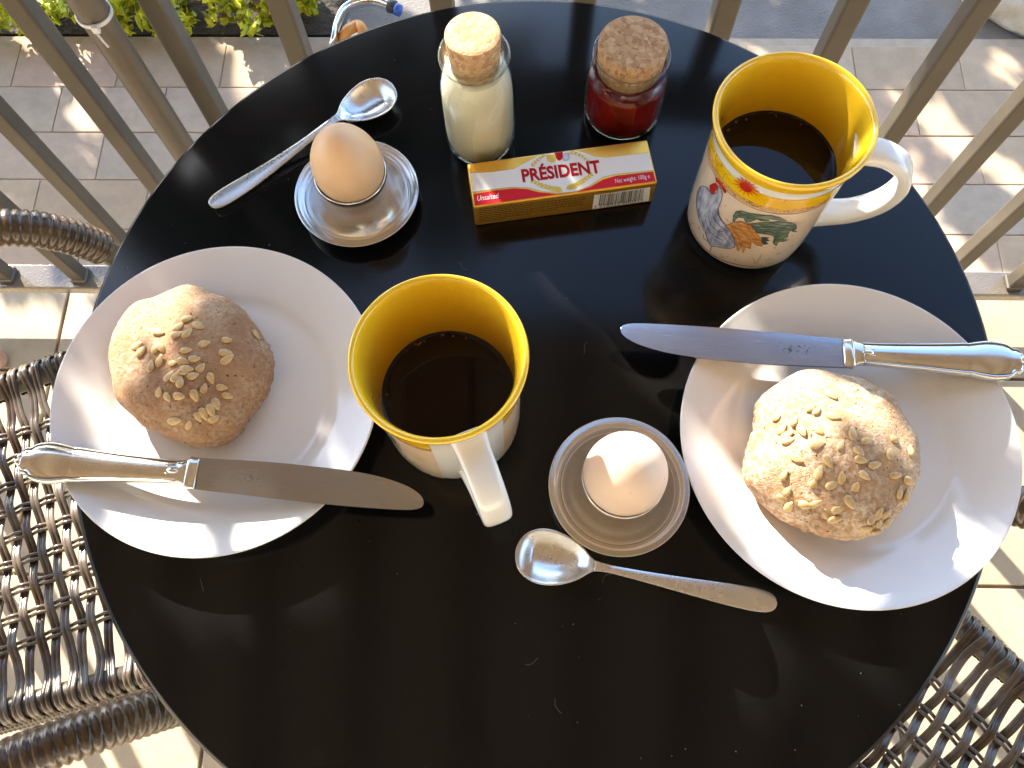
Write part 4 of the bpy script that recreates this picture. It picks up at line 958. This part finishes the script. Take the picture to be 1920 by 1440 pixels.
c0, c1 = front(1275, 598), front(1672, 545); c2, c3 = front(1258, 700), front(1655, 645)
x = 0.0; rb = random.Random(9); vs, fs = [], []
bar_me = []
while x < 1:
    w = rb.choice([.008, .008, .016, .022]); lp = lambda a, b, f: (a[0] + (b[0] - a[0]) * f, a[1] + (b[1] - a[1]) * f)
    b = len(vs)
    for pt_ in (lp(c2, c3, x), lp(c2, c3, min(1, x + w)), lp(c0, c1, min(1, x + w)), lp(c0, c1, x)): vs.append((pt_[0], -BW / 2 - .0002, pt_[1]))
    fs.append((b, b + 1, b + 2, b + 3)); x += w + rb.choice([.008, .012, .018])
kind(mesh_obj('barcode_lines', vs, fs, M['lab_black'], bt_, False), 'stuff')
text_on('lettering', '3 228022 000311', (1214, 722), (1650, 662), (1218, 696), M['lab_black'], .0002, 'front')
vs, fs = [], []                            # rows of small print, far too fine to read
for r in range(8):
    x = 0.0; a0, a1 = front(185, 735 + r * 16), front(1140 if r < 5 else 1140 - (r - 4) * 240, 625 + r * 16 if r < 5 else 735 + r * 16 - (110 - (r - 4) * 26))
    while x < .97:
        w = rb.uniform(.012, .05); b = len(vs)
        for (f, dz) in ((x, 0), (min(1, x + w), 0), (min(1, x + w), .0009), (x, .0009)):
            vs.append((a0[0] + (a1[0] - a0[0]) * f, -BW / 2 - .0001, a0[1] + (a1[1] - a0[1]) * f + dz))
        fs.append((b, b + 1, b + 2, b + 3)); x += w + .008
kind(mesh_obj('small_print', vs, fs, M['lab_print'], bt_, False), 'stuff')

# ------------------------------------------------------------------ wicker chairs
def ribbon_data(path, normals, w, th):
    """two round strands side by side: a flat ribbon with a groove"""
    prof = [(-w, 0), (-w * .9, th), (-w * .5, th * 1.5), (-w * .1, th), (0, th * .4), (w * .1, th), (w * .5, th * 1.5), (w * .9, th), (w, 0), (w * .6, -th), (0, -th * .4), (-w * .6, -th)]
    K = len(prof); vs, fs = [], []; n = len(path)
    for i, (p_, nn) in enumerate(zip(path, normals)):
        tg = (path[min(i + 1, n - 1)] - path[max(i - 1, 0)]).normalized(); sd = tg.cross(nn).normalized(); up_ = sd.cross(tg)
        for a, b in prof: vs.append(p_ + sd * a + up_ * b)
    for i in range(n - 1):
        for q_ in range(K): fs.append((i * K + q_, i * K + (q_ + 1) % K, (i + 1) * K + (q_ + 1) % K, (i + 1) * K + q_))
    return vs, fs
def wrapped(name, path, r, pitch, mat, parent, ridge=.0012, n=14):
    path = [Vector(p_) for p_ in path]; L = [0]
    for a, b in zip(path, path[1:]): L.append(L[-1] + (b - a).length)
    def at_(s):
        for i in range(len(path) - 1):
            if L[i] <= s <= L[i + 1]: return path[i].lerp(path[i + 1], (s - L[i]) / max(L[i + 1] - L[i], 1e-9))
        return path[-1]
    m_ = int(L[-1] / pitch); pp, rr = [], []
    for i in range(m_):
        for f, dr in ((.0, -ridge), (.2, 0), (.5, ridge * .5), (.8, 0)): pp.append(at_((i + f) * pitch)); rr.append(r + dr)
    return tube(name, pp, rr, mat, parent, n)
def half_w(x): return .158 + .07 * x
def chair(label, loc, rotz):
    t = thing('wicker_chair', label, 'chair', (loc[0], loc[1], 0), rotz)
    ZS = .42; X0, X1 = -.205, .205
    nr = 33; pitch = (X1 - X0) / nr; nc = 9; cordx = [-.105 + .21 * i / (nc - 1) for i in range(nc)]
    for i in range(nr):
        x = X0 + pitch * (i + .5) + random.uniform(-.0009, .0009); hw_ = half_w(x); path, nor = [], []; jz = random.uniform(.8, 1.2)
        ph = i % 2
        NN = 72
        for j in range(NN + 1):
            s = j / NN * 2 - 1; y = s * hw_
            wav = math.cos(math.pi * ((y + .105) / (.21 / (nc - 1)) + ph)); inside = max(0, min(1, (.122 - abs(y)) / .012))
            lat = .0008 * (1 if ph else -1) * math.sin(math.pi * ((y + .105) / (.21 / (nc - 1)))) * inside
            edge = max(0, (abs(y) - .115) / (hw_ - .115)); lat += (1 if ph else -1) * .0022 * math.sin(math.pi * min(1, edge)) * -1
            sag = -.006 * (1 - s * s)
            path.append(Vector((x + lat, y, ZS + .008 * max(0, 1 - (hw_ - abs(y)) / .02) + wav * .0036 * jz * inside + sag))); nor.append(Vector((0, 0, 1)))
        # round the side tube
        for sgn in (1, -1):
            ring = []
            for q_ in range(1, 9):
                a = math.pi / 2 - q_ * math.pi / 8 * 1.25
                ring.append((Vector((x, sgn * (hw_ + .0135 * math.cos(a)), ZS - .006 + .0135 * math.sin(a) + .0006)), Vector((0, sgn * math.cos(a), math.sin(a)))))
            if sgn == 1: path += [r_[0] for r_ in ring]; nor += [r_[1] for r_ in ring]
            else: path = [r_[0] for r_ in ring[::-1]] + path; nor = [r_[1] for r_ in ring[::-1]] + nor
        vs, fs = ribbon_data(path, nor, .0043, .0013)
        mesh_obj('seat_ribbon', vs, fs, M['wicker'] if i % 5 else M['wicker_dark'], t)
    for y in cordx:
        path = []
        for dy in (-.0026, .0026):
            pp = [Vector((X0 + (X1 - X0) * j / 132, y + dy, ZS - .006 * (1 - (y / .17) ** 2) - .0026 * math.cos(math.pi * ((X0 + (X1 - X0) * j / 132 - X0) / pitch - .5 + round((y + .105) / (.21 / (nc - 1)))))) ) for j in range(133)]
            path.append(pp)
        v1, f1 = tube_data(path[0], .0019, 6); v2, f2 = tube_data(path[1], .0019, 6)
        mesh_obj('seat_cord', v1 + v2, f1 + [tuple(i + len(v1) for i in f) for f in f2], M['wicker'], t)
    for sgn in (1, -1):
        a, b = Vector((X0 - .01, sgn * half_w(X0), ZS - .006)), Vector((X1 + .01, sgn * half_w(X1), ZS - .006))
        tube('side_tube', [a, b], .0115, M['rail'], t, 14)
        wrapped('edge_wrap', [a + Vector((0, sgn * .0105, -.009)), b + Vector((0, sgn * .0105, -.009))], .0085, .0042, M['wicker_dark'], t, .0010, 12)
        # arm: tube rising from the front leg, wrapped on top, running to the back
        yy = sgn * .205
        fp = catmull([(.228, sgn * .212, 0.001), (.226, sgn * .212, .25), (.222, sgn * .213, .45), (.205, sgn * .215, .54), (.15, sgn * .218, .592), (.04, sgn * .224, .605), (-.10, sgn * .228, .615), (-.20, sgn * .216, .64), (-.25, sgn * .19, .70)], 8)
        arm = tube('arm_tube', fp, .0115, M['rail'], t, 14)
        k0 = next(i for i, p_ in enumerate(fp) if p_.z > .515)
        wrapped('arm_wrap', fp[k0:], .0165, .0068, M['wicker_dark'], t, .0016, 16)
        tube('rear_leg', catmull([(-.25, sgn * .165, 0.001), (-.225, sgn * .16, .25), (-.21, sgn * .15, .42), (-.245, sgn * .16, .62), (-.285, sgn * .15, .84)], 6), .0115, M['rail'], t, 14)
    for x in (X0, X1): tube('cross_tube', [(x, -half_w(x), ZS - .006), (x, half_w(x), ZS - .006)], .0115, M['rail'], t, 14)
    tube('back_rail', catmull([(-.285, -.15, .84), (-.305, -.08, .865), (-.31, 0, .87), (-.305, .08, .865), (-.285, .15, .84)], 5), .0125, M['wicker_dark'], t, 12)
    for i in range(15):
        y = -.135 + .27 * i / 14
        pth = [Vector((-.212 - .095 * f - .012 * math.sin(math.pi * f), y, ZS + .43 * f)) for f in [j / 16 for j in range(17)]]
        vs, fs = ribbon_data(pth, [Vector((1, 0, .2))] * 17, .0055, .0016); mesh_obj('back_ribbon', vs, fs, M['wicker'], t)
    for i in range(8):
        z = ZS + .05 + .36 * i / 7; x = -.209 - .095 * (z - ZS) / .43 - .012 * math.sin(math.pi * (z - ZS) / .43)
        tube('back_cord', [(x, -.15, z), (x, .15, z)], .003, M['wicker_dark'], t, 6)
    return t
chair('brown wicker armchair whose wrapped arms reach past the knife handle', (-0.545, -0.062), R(17))
# second chair: its right seat edge runs past the table below the sunlit plate
e1, e2 = P(1832, 1150, .42), P(1920, 1232, .42); ed = (e1 - e2).normalized(); fa = math.atan2(ed.y, ed.x) + .07
fx = Vector((math.cos(fa), math.sin(fa), 0)); fy = Vector((-fx.y, fx.x, 0))
cc2 = e1 + fy * (half_w(0.1) + .018) - fx * .115
chair('brown wicker chair turned cornerwise under the table beside the floury roll plate', (cc2.x, cc2.y), fa)
# a dry petal on the floor tiles
pl = P(4, 674, 0.003)
bm = bmesh.new(); bmesh.ops.create_uvsphere(bm, u_segments=12, v_segments=8, radius=1)
for v_ in bm.verts: v_.co = Vector((v_.co.x * .017, v_.co.y * .009, v_.co.z * .003 + .004 * v_.co.x ** 2))
o = bm_obj('dry_petal', bm, plain('dry_petal', (0.45, 0.25, 0.16), .7), None, True, (pl.x, pl.y, .0035), 1.9); tag(o, 'curled pinkish dry petal on the cream floor tiles', 'petal')
